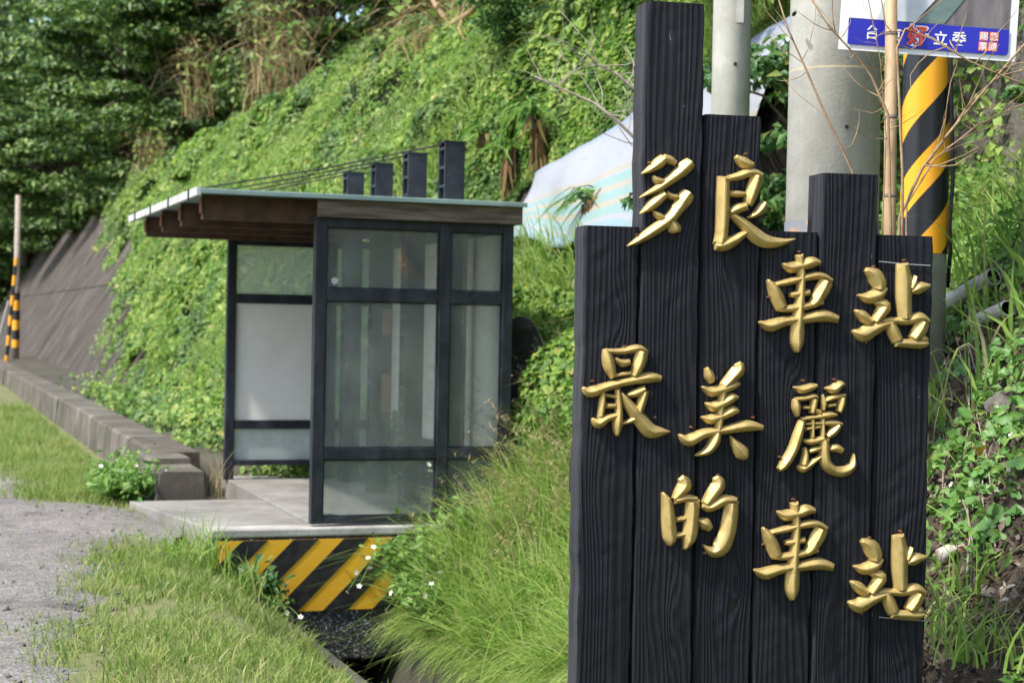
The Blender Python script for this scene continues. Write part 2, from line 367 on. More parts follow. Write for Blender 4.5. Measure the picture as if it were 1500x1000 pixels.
def stripes_pole(name, pitch, slope, yel=(.95,.42,.02)):
    """yellow and black reflective wrap: slanting bands round the pole, with a seam"""
    m, n, l, b = base_mat(name); tc = n.new('ShaderNodeTexCoord'); s = n.new('ShaderNodeSeparateXYZ'); l.new(tc.outputs['Object'], s.inputs[0])
    a = n.new('ShaderNodeMath'); a.operation = 'ARCTAN2'; l.new(s.outputs[1], a.inputs[0]); l.new(s.outputs[0], a.inputs[1])
    k = n.new('ShaderNodeMath'); k.operation = 'MULTIPLY_ADD'; k.inputs[1].default_value = -slope; l.new(a.outputs[0], k.inputs[0]); l.new(s.outputs[2], k.inputs[2])
    d = n.new('ShaderNodeMath'); d.operation = 'DIVIDE'; d.inputs[1].default_value = pitch; l.new(k.outputs[0], d.inputs[0])
    fr = n.new('ShaderNodeMath'); fr.operation = 'FRACT'; l.new(d.outputs[0], fr.inputs[0])
    r = n.new('ShaderNodeValToRGB'); r.color_ramp.interpolation = 'CONSTANT'; e = r.color_ramp.elements
    e[0].color = (*yel, 1); e[1].position = .5; e[1].color = (.014,.015,.02,1); l.new(fr.outputs[0], r.inputs[0])
    l.new(r.outputs[0], b.inputs['Base Color']); b.inputs['Roughness'].default_value = .35; return m
M['wrap'] = stripes_pole('striped_reflective_wrap', .42, .135)
M['farwrap'] = stripes_pole('far_striped_wrap', .6, 0.0)
def tarp_mat():
    m, n, l, b = base_mat('striped_tarpaulin'); tc = n.new('ShaderNodeTexCoord'); s = n.new('ShaderNodeSeparateXYZ'); l.new(tc.outputs['UV'], s.inputs[0])
    r = n.new('ShaderNodeValToRGB'); e = r.color_ramp.elements; r.color_ramp.interpolation = 'CONSTANT'
    wht, cy, ye, bl = (.30,.31,.335), (.21,.31,.30), (.32,.295,.235), (.22,.31,.34)
    st = [(0, bl), (.10, wht), (.14, cy), (.22, ye), (.27, cy), (.35, ye), (.40, cy), (.48, wht), (.50, ye), (.54, wht), (.72, (.29,.32,.38)), (.75, wht), (.84, (.31,.33,.39)), (.86, wht), (.95, (.24,.28,.38))]
    while len(e) < len(st): e.new(.5)
    for i, (p, c) in enumerate(st): e[i].position = p; e[i].color = (*c, 1)
    l.new(s.outputs[1], r.inputs[0]); l.new(r.outputs[0], b.inputs['Base Color']); b.inputs['Roughness'].default_value = .45
    bump(n, l, b, noise(n, l, coords(n, l), 6, 5), .4, .04); return m
M['tarp'] = tarp_mat()
def water():
    m, n, l, b = base_mat('ditch_water'); b.inputs['Base Color'].default_value = (.012,.013,.01,1); b.inputs['Roughness'].default_value = .12
    bump(n, l, b, noise(n, l, coords(n, l), 6, 3), .1, .01); return m
M['water'] = water()

# ------------------------------------------------------------------ leaf and blade builders (numpy)
def unit(a): return a / np.maximum(np.linalg.norm(a, axis=1, keepdims=True), 1e-9)
def leaf_arrays(P, N, size, aspect=.6, spread=.6, droop=.15, r=rng):
    n = len(P); size = np.broadcast_to(size, n)[:, None]
    nn = unit(N + spread * r.normal(size=(n, 3)))
    e = unit(np.cross(nn, r.normal(size=(n, 3)))); f = np.cross(nn, e)
    wd = size * aspect * .5
    b = P - e * size * .5; tip = P + e * size * .5 - nn * size * droop
    lf = P - e * size * .08 + f * wd + nn * size * .12; rt = P - e * size * .08 - f * wd + nn * size * .12
    V = np.stack([b, lf, tip, rt], 1).reshape(-1, 3)
    i = np.arange(n)[:, None] * 4
    F = np.concatenate([i + [0, 1, 2], i + [0, 2, 3]], 1).reshape(-1, 3)
    return V, F
def blade_arrays(P, h, w_, lean, r=rng, seg=3, bend=1.0):
    """tapering, bending grass blades; lean: n x 2 sideways reach at the tip"""
    n = len(P); h = np.broadcast_to(h, n); w_ = np.broadcast_to(w_, n)
    ang = r.random(n) * 2 * np.pi; side = np.stack([np.cos(ang), np.sin(ang), 0 * ang], 1)
    V = []
    for k in range(seg + 1):
        u = k / seg
        c = P.copy(); c[:, 0] += lean[:, 0] * u ** 1.8; c[:, 1] += lean[:, 1] * u ** 1.8
        reach = np.hypot(lean[:, 0], lean[:, 1])
        c[:, 2] += h * u - bend * .45 * reach * u ** 3
        hw = (w_ * (1 - u ** 1.5) * .5)[:, None]
        if k < seg: V += [c - side * hw, c + side * hw]
        else: V += [c]
    m = 2 * seg + 1
    V = np.stack(V, 1).reshape(-1, 3); i = np.arange(n)[:, None] * m; T = []
    for k in range(seg - 1):
        a = 2 * k; T += [i + [a, a+1, a+3], i + [a, a+3, a+2]]
    a = 2 * (seg - 1); T += [i + [a, a+1, a+2]]
    return V, np.stack(T, 1).reshape(-1, 3)
def join(parts):
    V, F, b = [], [], 0
    for v, f in parts:
        V.append(v); F.append(f + b); b += len(v)
    return np.concatenate(V), np.concatenate(F)

# ------------------------------------------------------------------ terrain
def verge_z(t, s):
    t = np.asarray(t, float); s = np.asarray(s, float)
    a = np.interp(t, [-400, -1.45, -1.08, -.76, -.36, 3], [-.05, -.05, -.12, -.36, -.61, -.61])
    k = smooth(s, .2, 1.6)
    z = a * (1 - k) + k * np.interp(t, [-400, -1.4, -.9, 3], [-.05, -.05, -.10, -.12])
    near = np.clip((t + 2.6) / 1.2, 0, 1)
    return z + near * .05 * (vnoise(t, s, 0, 2.3) - .5)
def bank_z(t, s):
    t = np.asarray(t, float); s = np.asarray(s, float)
    k = 1 - smooth(s, -5.2, -2.2)
    za = -.78 + .98 * (t - .75)
    zb = np.interp(t, [.75, 1.0, 2.5, 3.7, 9], [-.25, .0, 1.85, 2.35, 3.2])
    amp = np.clip((t - .8) * 2, 0, 1)
    return za * (1 - k) + zb * k + amp * (.28 * (vnoise(t, s, 1.0, 1.1) - .5) + .12 * (vnoise(t, s, 4.0, 4.0) - .5))
def grid_mesh(name, ts, ss, fn):
    T, S = np.meshgrid(ts, ss, indexing='ij'); Z = fn(T, S)
    V = np.stack([T, S, Z], -1).reshape(-1, 3); a, b = T.shape
    i = (np.arange(a - 1)[:, None] * b + np.arange(b - 1)[None, :]).ravel()
    F = np.stack([i, i + b, i + b + 1, i + 1], 1)
    me = np_mesh(name, V, F); me.polygons.foreach_set('use_smooth', [True] * len(F)); return me
def on_bank(px, py):
    d = ray(px, py)
    for Y in np.arange(4.5, 30, .02):
        p = CAM + d * float(Y); t, s = TS(p)
        if t > .76 and p.z < float(bank_z(t, s)): return p
    return CAM + d * 8.0
def on_wall(px, py, off=0.0):
    """where a view line meets the slope of the retaining wall"""
    d = ray(px, py); t0, s0 = TS(CAM); t1, s1 = TS(CAM + d)
    # t = 1.7 + .45 (z + .2) - off
    k = (1.7 + .45 * (1.5 + .2) - off - t0) / ((t1 - t0) - .45 * d.z)
    return CAM + d * k
def RF(p):                                       # world point to road-frame tuple
    t, s = TS(p); return (t, s, p.z)

seq = lambda *a: np.unique(np.concatenate([np.linspace(*x) for x in a]))
tag(obj('ground', grid_mesh('ground', seq((-400, -6, 12), (-6, -2.6, 8), (-2.6, -.36, 30)), seq((-60, -6, 14), (-6, 6, 120), (6, 300, 60)), verge_z), M['turf'], road=True), kind='structure')
tag(obj('ground_behind_kerb', grid_mesh('gbk', np.linspace(-.36, 2.2, 12), seq((1.0, 12, 30), (12, 300, 50)), lambda t, s: -.12 + (.22 + .10 * np.clip(t + .1, 0, 1)) * smooth(s, 3.8, 4.8) + .14 * (vnoise(t, s, 0, 1.5) - .5) + 0 * t), M['moss'], road=True), kind='structure')
def road_edge(s):
    return np.interp(s, [-60, -7, -4.5, -2.2, -.6, -.1, 1.9, 2.5, 5.8, 11, 300], [-2.7, -2.7, -2.25, -1.85, -1.45, -1.1, -1.08, -1.7, -1.9, -1.75, -1.9])
rs = seq((-60, -8, 14), (-8, 14, 130), (14, 300, 40)); ru = np.concatenate([np.linspace(0, .3, 14), [.5, 1]])
def road_mesh():
    S, U = np.meshgrid(rs, ru, indexing='ij')
    e = road_edge(S) + .22 * (vnoise(S, U * 0, 0, 1.9) - .5) + .12 * (vnoise(S, U * 0, 7, 7) - .5) + .22
    T = e * (1 - U) + (-9.5) * U
    Z = np.maximum(verge_z(T, S), -.06) + .006 + .02 * (vnoise(T, S, 2, 1.4) - .5) * np.clip(U * 30, 0, 1) + .012 - .05 * np.clip(1 - U * 28, 0, 1)
    V = np.stack([T, S, Z], -1).reshape(-1, 3); a, b = S.shape
    i = (np.arange(a - 1)[:, None] * b + np.arange(b - 1)[None, :]).ravel()
    me = np_mesh('road', V, np.stack([i, i + 1, i + b + 1, i + b], 1)); me.polygons.foreach_set('use_smooth', [True] * len(me.polygons)); return me
tag(obj('road', road_mesh(), M['road'], road=True), kind='structure')
tag(obj('bank', grid_mesh('bank', seq((.75, 4.4, 60)), seq((-40, -9, 30), (-9, 1.2, 150)), lambda t, s: np.where(t < .76, bank_z(t, s) - .0, bank_z(t, s))), M['soil'], road=True), kind='structure')
# the ditch, with a plain end wall before the sign
dm = MB()
dm.poly([(-.36, -4.6, -.58), (-.36, 3.3, -.58), (-.25, 3.3, -.60), (-.25, -4.6, -.60)])
dm.poly([(-.25, -4.6, -.60), (-.25, 3.3, -.60), (-.20, 3.3, -1.4), (-.20, -4.6, -1.4)])
dm.poly([(-.20, -4.6, -1.4), (-.20, 3.3, -1.4), (.55, 3.3, -1.4), (.55, -4.6, -1.4)])
dm.poly([(.55, -4.6, -1.4), (.55, 3.3, -1.4), (.80, 3.3, -.72), (.80, -4.6, -.72)])
dm.poly([(-.36, -4.6, -.58), (-.20, -4.6, -1.4), (.55, -4.6, -1.4), (.80, -4.6, -.4)])
dm.poly([(-.36, 3.3, -.58), (-.20, 3.3, -1.4), (.55, 3.3, -1.4), (.80, 3.3, -.4)]); dm.poly([(-.36, .5, -.5), (-.36, 3.3, -.5), (.9, 3.3, -.5), (.9, .5, -.5)]); dm.poly([(.80, .27, -.72), (.80, 3.3, -.72), (.80, 3.3, -.3), (.80, .27, -.3)])
tag(obj('ditch', dm, M['ditchc'], road=True), kind='structure')
tag(obj('ditch_water', MB().poly([(-.23, -4.55, -1.33), (-.23, 3.28, -1.33), (.56, 3.28, -1.33), (.56, -4.55, -1.33)]), M['water'], road=True), kind='structure')
tag(obj('ground_below_sign', grid_mesh('gbs', np.linspace(-.36, .78, 12), seq((-40, -4.6, 40)), lambda t, s: verge_z(-.36 + 0 * t, s) * (1 - smooth(t, -.36, .76)) + bank_z(.76 + 0 * t, s) * smooth(t, -.36, .76)), M['turf'], road=True), kind='structure')
# hill above the wall and behind the rock face
def hill_z(t, s):
    return 5.3 + .62 * (t - 4.2) + 1.2 * (vnoise(t, s, 3, .22) - .5) * np.clip((t - 4.1) / 2, 0, 1) + .25 * (vnoise(t, s, 7, .9) - .5)
tag(obj('hill', grid_mesh('hill', seq((4.15, 16, 30), (16, 160, 30)), seq((-60, 60, 130), (60, 320, 50)), hill_z), M['hillsoil'], road=True), kind='structure')
# far rise closing the road where it bends
tag(obj('far_hillside', grid_mesh('far', np.linspace(-60, 6, 40), np.linspace(92, 160, 30), lambda t, s: -2 + .85 * (s - 92) + 3 * (vnoise(t, s, 5, .12) - .5)), M['hillsoil'], road=True), kind='structure')

# ------------------------------------------------------------------ retaining wall: battered concrete panels
WB, WT = -.2, 5.45
def wall_k(s): return smooth(np.asarray(s, float), 4.1, 8.2)
def wt(z, s=0.0):                                # beyond the shelter the foot steps forward and the face lies back a little more
    k = wall_k(s); return 1.7 - .95 * k + (.45 + .168 * k) * (z + .2)
rw = road_thing('retaining_wall', 'tall dark stained concrete retaining wall leaning back along the road', 'wall', 1.7, -1.2, -.2)
edges = [-1.2, 3.9, 5, 6, 7, 8.3, 11, 13.8, 17, 20.6, 24, 28, 33, 39, 46, 54, 64, 76, 92]
for i in range(len(edges) - 1):
    for (z0, z1) in ((WB, 2.35), (2.37, WT)):
        g = .012; a0, a1 = edges[i] + g, edges[i+1] - g; off = random.uniform(-.012, .012)
        mb = MB()
        for a_ in (a0, a1):
            f0, f1 = float(wt(z0, a_)), float(wt(z1, a_))
            mb.v += [(x - 1.7, a_ + 1.2, z + .2) for x, z in ((f0 + off, z0), (f1 + off, z1), (f1 + .5, z1), (f0 + .5, z0))]
        mb.f += [[3,2,1,0], [4,5,6,7]] + [[i_, (i_+1) % 4, 4 + (i_+1) % 4, 4 + i_] for i_ in range(4)]
        obj('panel', mb, M['wallc'], rw, bevel=.012)
bk = MB()
for j_, a_ in enumerate((-1.18, 3.9, 5, 6, 7, 8.3, 91.8)):
    f0, f1 = float(wt(WB, a_)) + .06, float(wt(WT, a_)) + .06
    bk.v += [(f0 - 1.7, a_ + 1.2, 0), (f1 - 1.7, a_ + 1.2, WT - WB - .03), (f1 + .5 - 1.7, a_ + 1.2, WT - WB - .03), (f0 + .5 - 1.7, a_ + 1.2, 0)]
    if j_: bk.f += [[4*j_-4+q, 4*j_-4+(q+1) % 4, 4*j_+(q+1) % 4, 4*j_+q] for q in range(4)]
obj('backing', bk, M['wallc'], rw)
# rough rock face right of the wall
def rock_mesh():
    U, S = np.meshgrid(np.linspace(0, 1, 40), np.linspace(-26, -.9, 110), indexing='ij')
    Z = 1.0 + U * 5.6; T = 3.55 + .9 * U + .55 * (vnoise(S, Z, 0, .8) - .5) + .25 * (vnoise(S, Z, 3, 2.6) - .5) + .10 * (vnoise(S, Z, 5, 7) - .5)
    V = np.stack([T, S, Z], -1).reshape(-1, 3); a, b = S.shape
    i = (np.arange(a - 1)[:, None] * b + np.arange(b - 1)[None, :]).ravel()
    return np_mesh('rock', V, np.stack([i, i + 1, i + b + 1, i + b], 1))
tag(obj('rock_face', rock_mesh(), M['rock'], road=True), kind='structure')

# low broken kerb wall along the road
kw = road_thing('low_kerb_wall', 'low old concrete wall with broken near end beside the grass verge', 'wall', -.6, 2.1, -.1)
s0 = 2.1
for i, ln in enumerate([.75, .8, 1.9, 3.6, 5, 6, 8, 10, 12, 14, 16]):
    top = .37 + random.uniform(-.006, .006) - (.05 if i == 0 else 0)
    x0, x1 = ((-.20, .16) if i < 2 else (-.03, .38)); x0 += random.uniform(-.02, .02)
    mb = MB(); nseg = max(2, int(ln / .5)); prof = []
    for k in range(nseg + 1):
        y = s0 - 2.1 + ln * k / nseg - (.004 if k == nseg else 0); j = lambda a: random.uniform(-a, a)
        prof.append([(x0 - .04 + j(.006), y, -.05), (x0 + j(.007), y, top - .025 + j(.006)), (x0 + .03 + j(.008), y, top + j(.006)), (x1 + j(.01), y, top + j(.006)), (x1 + .03, y, -.05)])
    b = 0
    for pr in prof: mb.v += pr
    for k in range(nseg):
        for q in range(4):
            mb.f.append([k*5+q, k*5+q+1, k*5+5+q+1, k*5+5+q])
    mb.f.append([0,1,2,3,4]); mb.f.append([nseg*5+q for q in (4,3,2,1,0)])
    obj('block', mb, M['oldc'], kw); s0 += ln

# ------------------------------------------------------------------ concrete bridge block, floor and hazard plate
br = road_thing('bridge_slab', 'pale concrete slab bridging the ditch with dark pebbled front', 'slab', 0, 0, 0)
# body: rounded lower edge at the front
prof = [(-.735, -.07), (-.735, -.66), (-.30, -.90), (-.15, -.98), (.50, -.99), (.64, -.94), (1.9, -.88), (1.9, -.07)]
obj('front_block', MB().prism([(x, z) for x, z in prof], 1, -.055, .28), M['agg'], br, bevel=.02)
obj('edge_cap', MB().prism([(-.75, -.068), (1.9, -.068), (1.9, -.006), (-.75, -.006)], 1, -.07, .16), concrete('pebbled_edge', (.17,.163,.152), (.34,.33,.315), (.55,.54,.52), False), br, bevel=.012)
ra = MB(); ra.prism([(-.748, .164), (0.02, .164), (.02, 2.02), (-1.06, 2.02)], 2, -.30, -.008)
obj('ramp', ra, M['slabc'], br, bevel=.01)
obj('floor', MB().box(.03, 1.9, .17, 3.95, -.30, .012), M['slabc'], br, bevel=.008)
hp = road_thing('hazard_plate', 'yellow and black diagonal striped plate on the slab front', 'sign', .005, -.06, -.35)
HW, HH = .715, .262
obj('plate', MB().box(-HW, HW, -.008, .004, -HH, HH), M['yellow'], hp)
def clip(poly, x0, x1):
    for sgn, lim in ((1, x0), (-1, -x1)):
        out = []
        for i in range(len(poly)):
            a, b = poly[i-1], poly[i]; da, db = sgn*a[0] - lim, sgn*b[0] - lim
            if (da >= 0) != (db >= 0):
                k = da / (da - db); out.append((a[0] + (b[0]-a[0])*k, a[1] + (b[1]-a[1])*k))
            if db >= 0: out.append(b)
        poly = out
        if not poly: break
    return poly
for k in range(-3, 5):
    x = -HW + .195 + k * .375
    p = clip([(x - 2*HH - .0, -HH), (x - 2*HH + .185, -HH), (x + .185, HH), (x, HH)], -HW, HW)
    if len(p) > 2: obj('stripe', MB().prism(p, 1, -.0125, -.0085), M['hblack'], hp)
for x in (-HW + .035, HW - .1):
    obj('bolt', MB().tube([(x, -.02, HH - .03), (x, -.005, HH - .03)], .008, 8), M['rust'], hp)

# ------------------------------------------------------------------ bus shelter
sh = road_thing('bus_shelter', 'dark steel and glass bus shelter with flat roof and four masts', 'shelter', 0, 0, 0)
def sbox(name, x0, x1, y0, y1, z0, z1, m, bev=.004, par=sh): return obj(name, MB().box(x0, x1, y0, y1, z0, z1), M[m], par, bevel=bev)
ZT = 2.27
rails = [(.014, .062), (.485, .565), (1.655, 1.745), (2.195, ZT)]
panes = {}
for y0, y1, far in ((0, .08, False), (3.56, 3.64, True)):
    for x0, x1 in ((0, .085), (.955, 1.04), (1.46, 1.54)):
        sbox('post', x0, x1, y0, y1, .012, ZT, 'steel')
    for x0, x1 in ((.087, .953), (1.042, 1.458)):
        for z0, z1 in rails:
            dz = .13 if (far and z0 < .1) else 0
            sbox('rail', x0, x1, y0 + .004, y1 - .004, z0 + dz, z1 + dz, 'steel')
        for r_ in range(3):
            z0, z1 = rails[r_][1], rails[r_ + 1][0]
            if far and r_ == 0: z0 += .13
            ym = (y0 + y1) / 2
            if far: mt = ('frost', 'board', 'glass2')[r_] if x0 < .5 else ('frost', 'glass2', 'glass2')[r_]
            else: mt = 'glass'
            p = sbox('pane', x0 + .001, x1 - .001, ym - .004, ym + .004, z0 + .001, z1 - .001, mt, 0)
            panes[(far, x0, r_)] = p
            # thin pale glazing bead round the glass
            if not far:
                bd = MB(); b_ = .012
                bd.box(x0 + .001, x0 + b_, ym - .016, ym - .005, z0 + .001, z1 - .001).box(x1 - b_, x1 - .001, ym - .016, ym - .005, z0 + .001, z1 - .001)
                bd.box(x0 + b_, x1 - b_, ym - .016, ym - .005, z0 + .001, z0 + b_).box(x0 + b_, x1 - b_, ym - .016, ym - .005, z1 - b_, z1 - .001)
                obj('bead', bd, M['steel'], p)
p = panes[(False, .087, 2)]
dsk = MB(); dsk.prism([(.155 + .026 * math.cos(a) * (1 + .15 * math.sin(3*a)), 1.80 + .026 * math.sin(a)) for a in np.linspace(0, 2*math.pi, 14)[:-1]], 1, .033, .0355)
obj('sticker', dsk, M['trim'], p)
MS = [.22, 1.22, 2.24, 3.24]
# hill-side wall: pale panels between thin posts
for i, (a, b_) in enumerate(((.085, 1.17), (1.27, 2.19), (2.29, 3.19), (3.29, 3.555))):
    sbox('back_panel', 1.485, 1.50, a, b_, .5, 2.19, 'board', 0)
    sbox('back_rail', 1.465, 1.535, a, b_, .40, .498, 'steel'); sbox('back_rail', 1.465, 1.535, a, b_, 2.195, ZT, 'steel')
    if i < 3: sbox('back_post', 1.46, 1.54, b_ + .005, b_ + .095, .012, ZT, 'steel')
for x, s_ in ((1.28, .72),): sbox('timber_post', x, x + .13, s_, s_ + .12, .012, 2.2, 'brownwood')
for (z0, z1, m_) in ((1.40, 1.62, 'porange'), (1.10, 1.36, 'pblue'), (.72, 1.05, 'porange')):
    sbox('notice', 1.10, 1.18, 2.128, 2.134, z0, z1, 'brownwood' if m_ == 'porange' else 'steel', 0)
# masts: two plates joined by short battens, so the side reads as a ladder
for s_ in MS:
    mp = obj('mast', MB().box(1.02, 1.18, s_ - .085, s_ - .065, .012, 2.88).box(1.02, 1.18, s_ + .065, s_ + .085, .012, 2.88).box(1.165, 1.18, s_ - .065, s_ + .065, .012, 2.88), M['mast'], sh, bevel=.003)
    for k in range(19):
        z = .25 + k * .143
        if z < 2.87: obj('batten', MB().box(1.022, 1.04, s_ - .0645, s_ + .0645, z, z + .022), M['mast'], mp)
    obj('cap', MB().box(1.015, 1.185, s_ - .09, s_ + .09, 2.8805, 2.892), M['mast'], mp)
# roof
rf = obj('roof', None or MB().box(-.86, 1.60, -.10, 3.74, 2.405, 2.418), M['roofsheet'], sh)
rib = MB()
for k in range(20):
    y = -.08 + k * .2; rib.prism([(y, 2.4185), (y + .03, 2.432), (y + .07, 2.432), (y + .10, 2.4185)], 0, -.84, 1.59)
obj('roof_rib', rib, M['roofsheet'], rf)
obj('near_edge', MB().box(-.86, 1.602, -.122, -.102, 2.392, 2.425), M['roofsheet'], rf, bevel=.003)
obj('edge_trim', MB().box(-.895, -.862, -.12, 3.75, 2.375, 2.437), M['trim'], rf, bevel=.004)
for s_ in MS:
    j = obj('joist', MB().box(-.80, 1.015, s_ - .03, s_ + .03, 2.225, 2.403), M['brownsteel'], sh, bevel=.004)
    obj('joist_end', MB().box(-.812, -.802, s_ - .05, s_ + .05, 2.27, 2.37), M['rust'], j)
    obj('hook_bolt', MB().box(-.905, -.897, s_ - .012, s_ + .012, 2.36, 2.45), M['steel'], j)
    obj('cable', MB().tube([(1.015, s_, 2.865), (.1, s_, 2.64), (-.83, s_, 2.445)], .007, 6), M['cable'], sh)
obj('purlin', MB().box(-.45, -.39, .25, 3.6, 2.30, 2.40), M['brownsteel'], sh)
obj('purlin', MB().box(.30, .36, .08, 3.6, 2.275, 2.40), M['brownsteel'], sh)
obj('fascia_board', MB().box(.0, 1.585, -.065, -.025, 2.262, 2.40), M['wood'], sh, bevel=.004)
obj('fascia_board', MB().box(1.545, 1.585, -.022, 3.65, 2.262, 2.40), M['wood'], sh, bevel=.004)
rg = MB(); cen = W(.30, .32, .03)
tag(obj('black_rag', None or (lambda: (lambda b: b)(MB().tube([(-.09,0,.02),(-.04,.02,.035),(0,-.01,.045),(.05,.015,.03),(.10,0,.015)], [.008,.03,.022,.028,.006], 7)))(), M['black'], None, smooth_=True), 'small crumpled black rag on the shelter floor behind the lowest pane', 'rag').location = W(.19, .2, .0)
# black sheet bundled behind the shelter's far corner
bt = MB(); cols = 14
for i in range(cols):
    for k in range(9):
        u, v = i/(cols-1), k/8
        a = math.pi * (.05 + .9 * u); rr = .13 + .03 * math.sin(9*u + 3*v)
        bt.v.append((rr * math.cos(a) * (.5 + .6*v) + .05*math.sin(7*v), (u-.5)*.35 + .04*math.sin(11*v + 5*u), 0.85 - 0.85*v + .10*math.sin(a)))
for i in range(cols-1):
    for k in range(8): bt.f.append([i*9+k, i*9+k+1, (i+1)*9+k+1, (i+1)*9+k])
o = tag(obj('black_sheet', bt, M['black'], None, smooth_=True), 'black plastic sheet bundled against the shelter beside the tall grass', 'sheet')
o.location = W(1.74, .35, .62); o.rotation_euler = (0, 0, YAW)
o.modifiers.new('thick', 'SOLIDIFY').thickness = .012

# ------------------------------------------------------------------ the sleeper sign with gold characters
SYAW = R(12); SP = at(1100, 600, 6.12); SP.z = 0
sg = thing('sleeper_sign', 'black timber plank sign with raised gold Chinese characters', 'sign', (SP.x, SP.y, -.45), SYAW)
ta, tn = Vector((math.cos(SYAW), math.sin(SYAW), 0)), Vector((math.sin(SYAW), -math.cos(SYAW), 0))
def S(px, py):                                   # point of the photo's sign face in the sign's own frame (x, z)
    d = ray(px, py); k = (SP - CAM).dot(tn) / d.dot(tn); p = CAM + d * k
    return (p - SP).dot(ta), p.z + .45
eb = [850, 933, 1022, 1110, 1196, 1281, 1364]; tops = [(895, 333), (1000, 2), (1080, 168), (1155, 341), (1245, 258), (1325, 347)]
for i in range(6):
    x0, x1 = S(eb[i], 600)[0] + .005, S(eb[i+1], 600)[0] - .005; zt = S(*tops[i])[1]
    nz, nx = 60, 7; yb = .135; off = [.0, -.006, .004, .002, -.008, .003][i]; r2 = np.random.default_rng(20 + i)
    mb = MB(); ring = []
    ph = r2.random(6) * 6
    xc_, zc_ = (x0+x1)/2, 0.0
    for k in range(nz + 1):
        z = zt * k / nz; e0 = .0022 * math.sin(z*7 + ph[0]) + .0015 * math.sin(z*23 + ph[1]) + .001*r2.normal(); e1 = .0022 * math.sin(z*6 + ph[2]) + .0015 * math.sin(z*27 + ph[3]) + .001*r2.normal()
        c0, c1 = .006 + .003*r2.random(), .006 + .003*r2.random()
        if k == nz: c0 += .004; c1 += .004
        loop = [(x0+e0, yb), (x0+e0, c0+off), (x0+e0+c0*.8, off)] + [(x0 + (x1-x0)*u, off + .0008*r2.normal()) for u in (.3, .5, .7)] + [(x1+e1-c1*.8, off), (x1+e1, c1+off), (x1+e1, yb)]
        zz = [z + (.004*r2.normal() if k == nz else 0)] * len(loop)
        mb.v += [(a - xc_, b_, c_) for (a, b_), c_ in zip(loop, zz)]
    n_ = 9
    for k in range(nz):
        for q in range(n_): mb.f.append([k*n_+q, k*n_+(q+1) % n_, (k+1)*n_+(q+1) % n_, (k+1)*n_+q])
    mb.f.append(list(range(n_))); mb.f.append([nz*n_+q for q in range(n_)][::-1])
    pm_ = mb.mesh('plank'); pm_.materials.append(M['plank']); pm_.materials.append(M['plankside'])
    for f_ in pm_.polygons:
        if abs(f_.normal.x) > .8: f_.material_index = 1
    o = obj('plank', pm_, None, sg); o.location = (xc_, 0, 0)
obj('back_batten', MB().box(S(855, 600)[0], S(1360, 600)[0], .136, .19, .5, .62), M['plank'], sg)
obj('back_batten', MB().box(S(855, 600)[0], S(1360, 600)[0], .136, .19, 1.35, 1.47), M['plank'], sg)

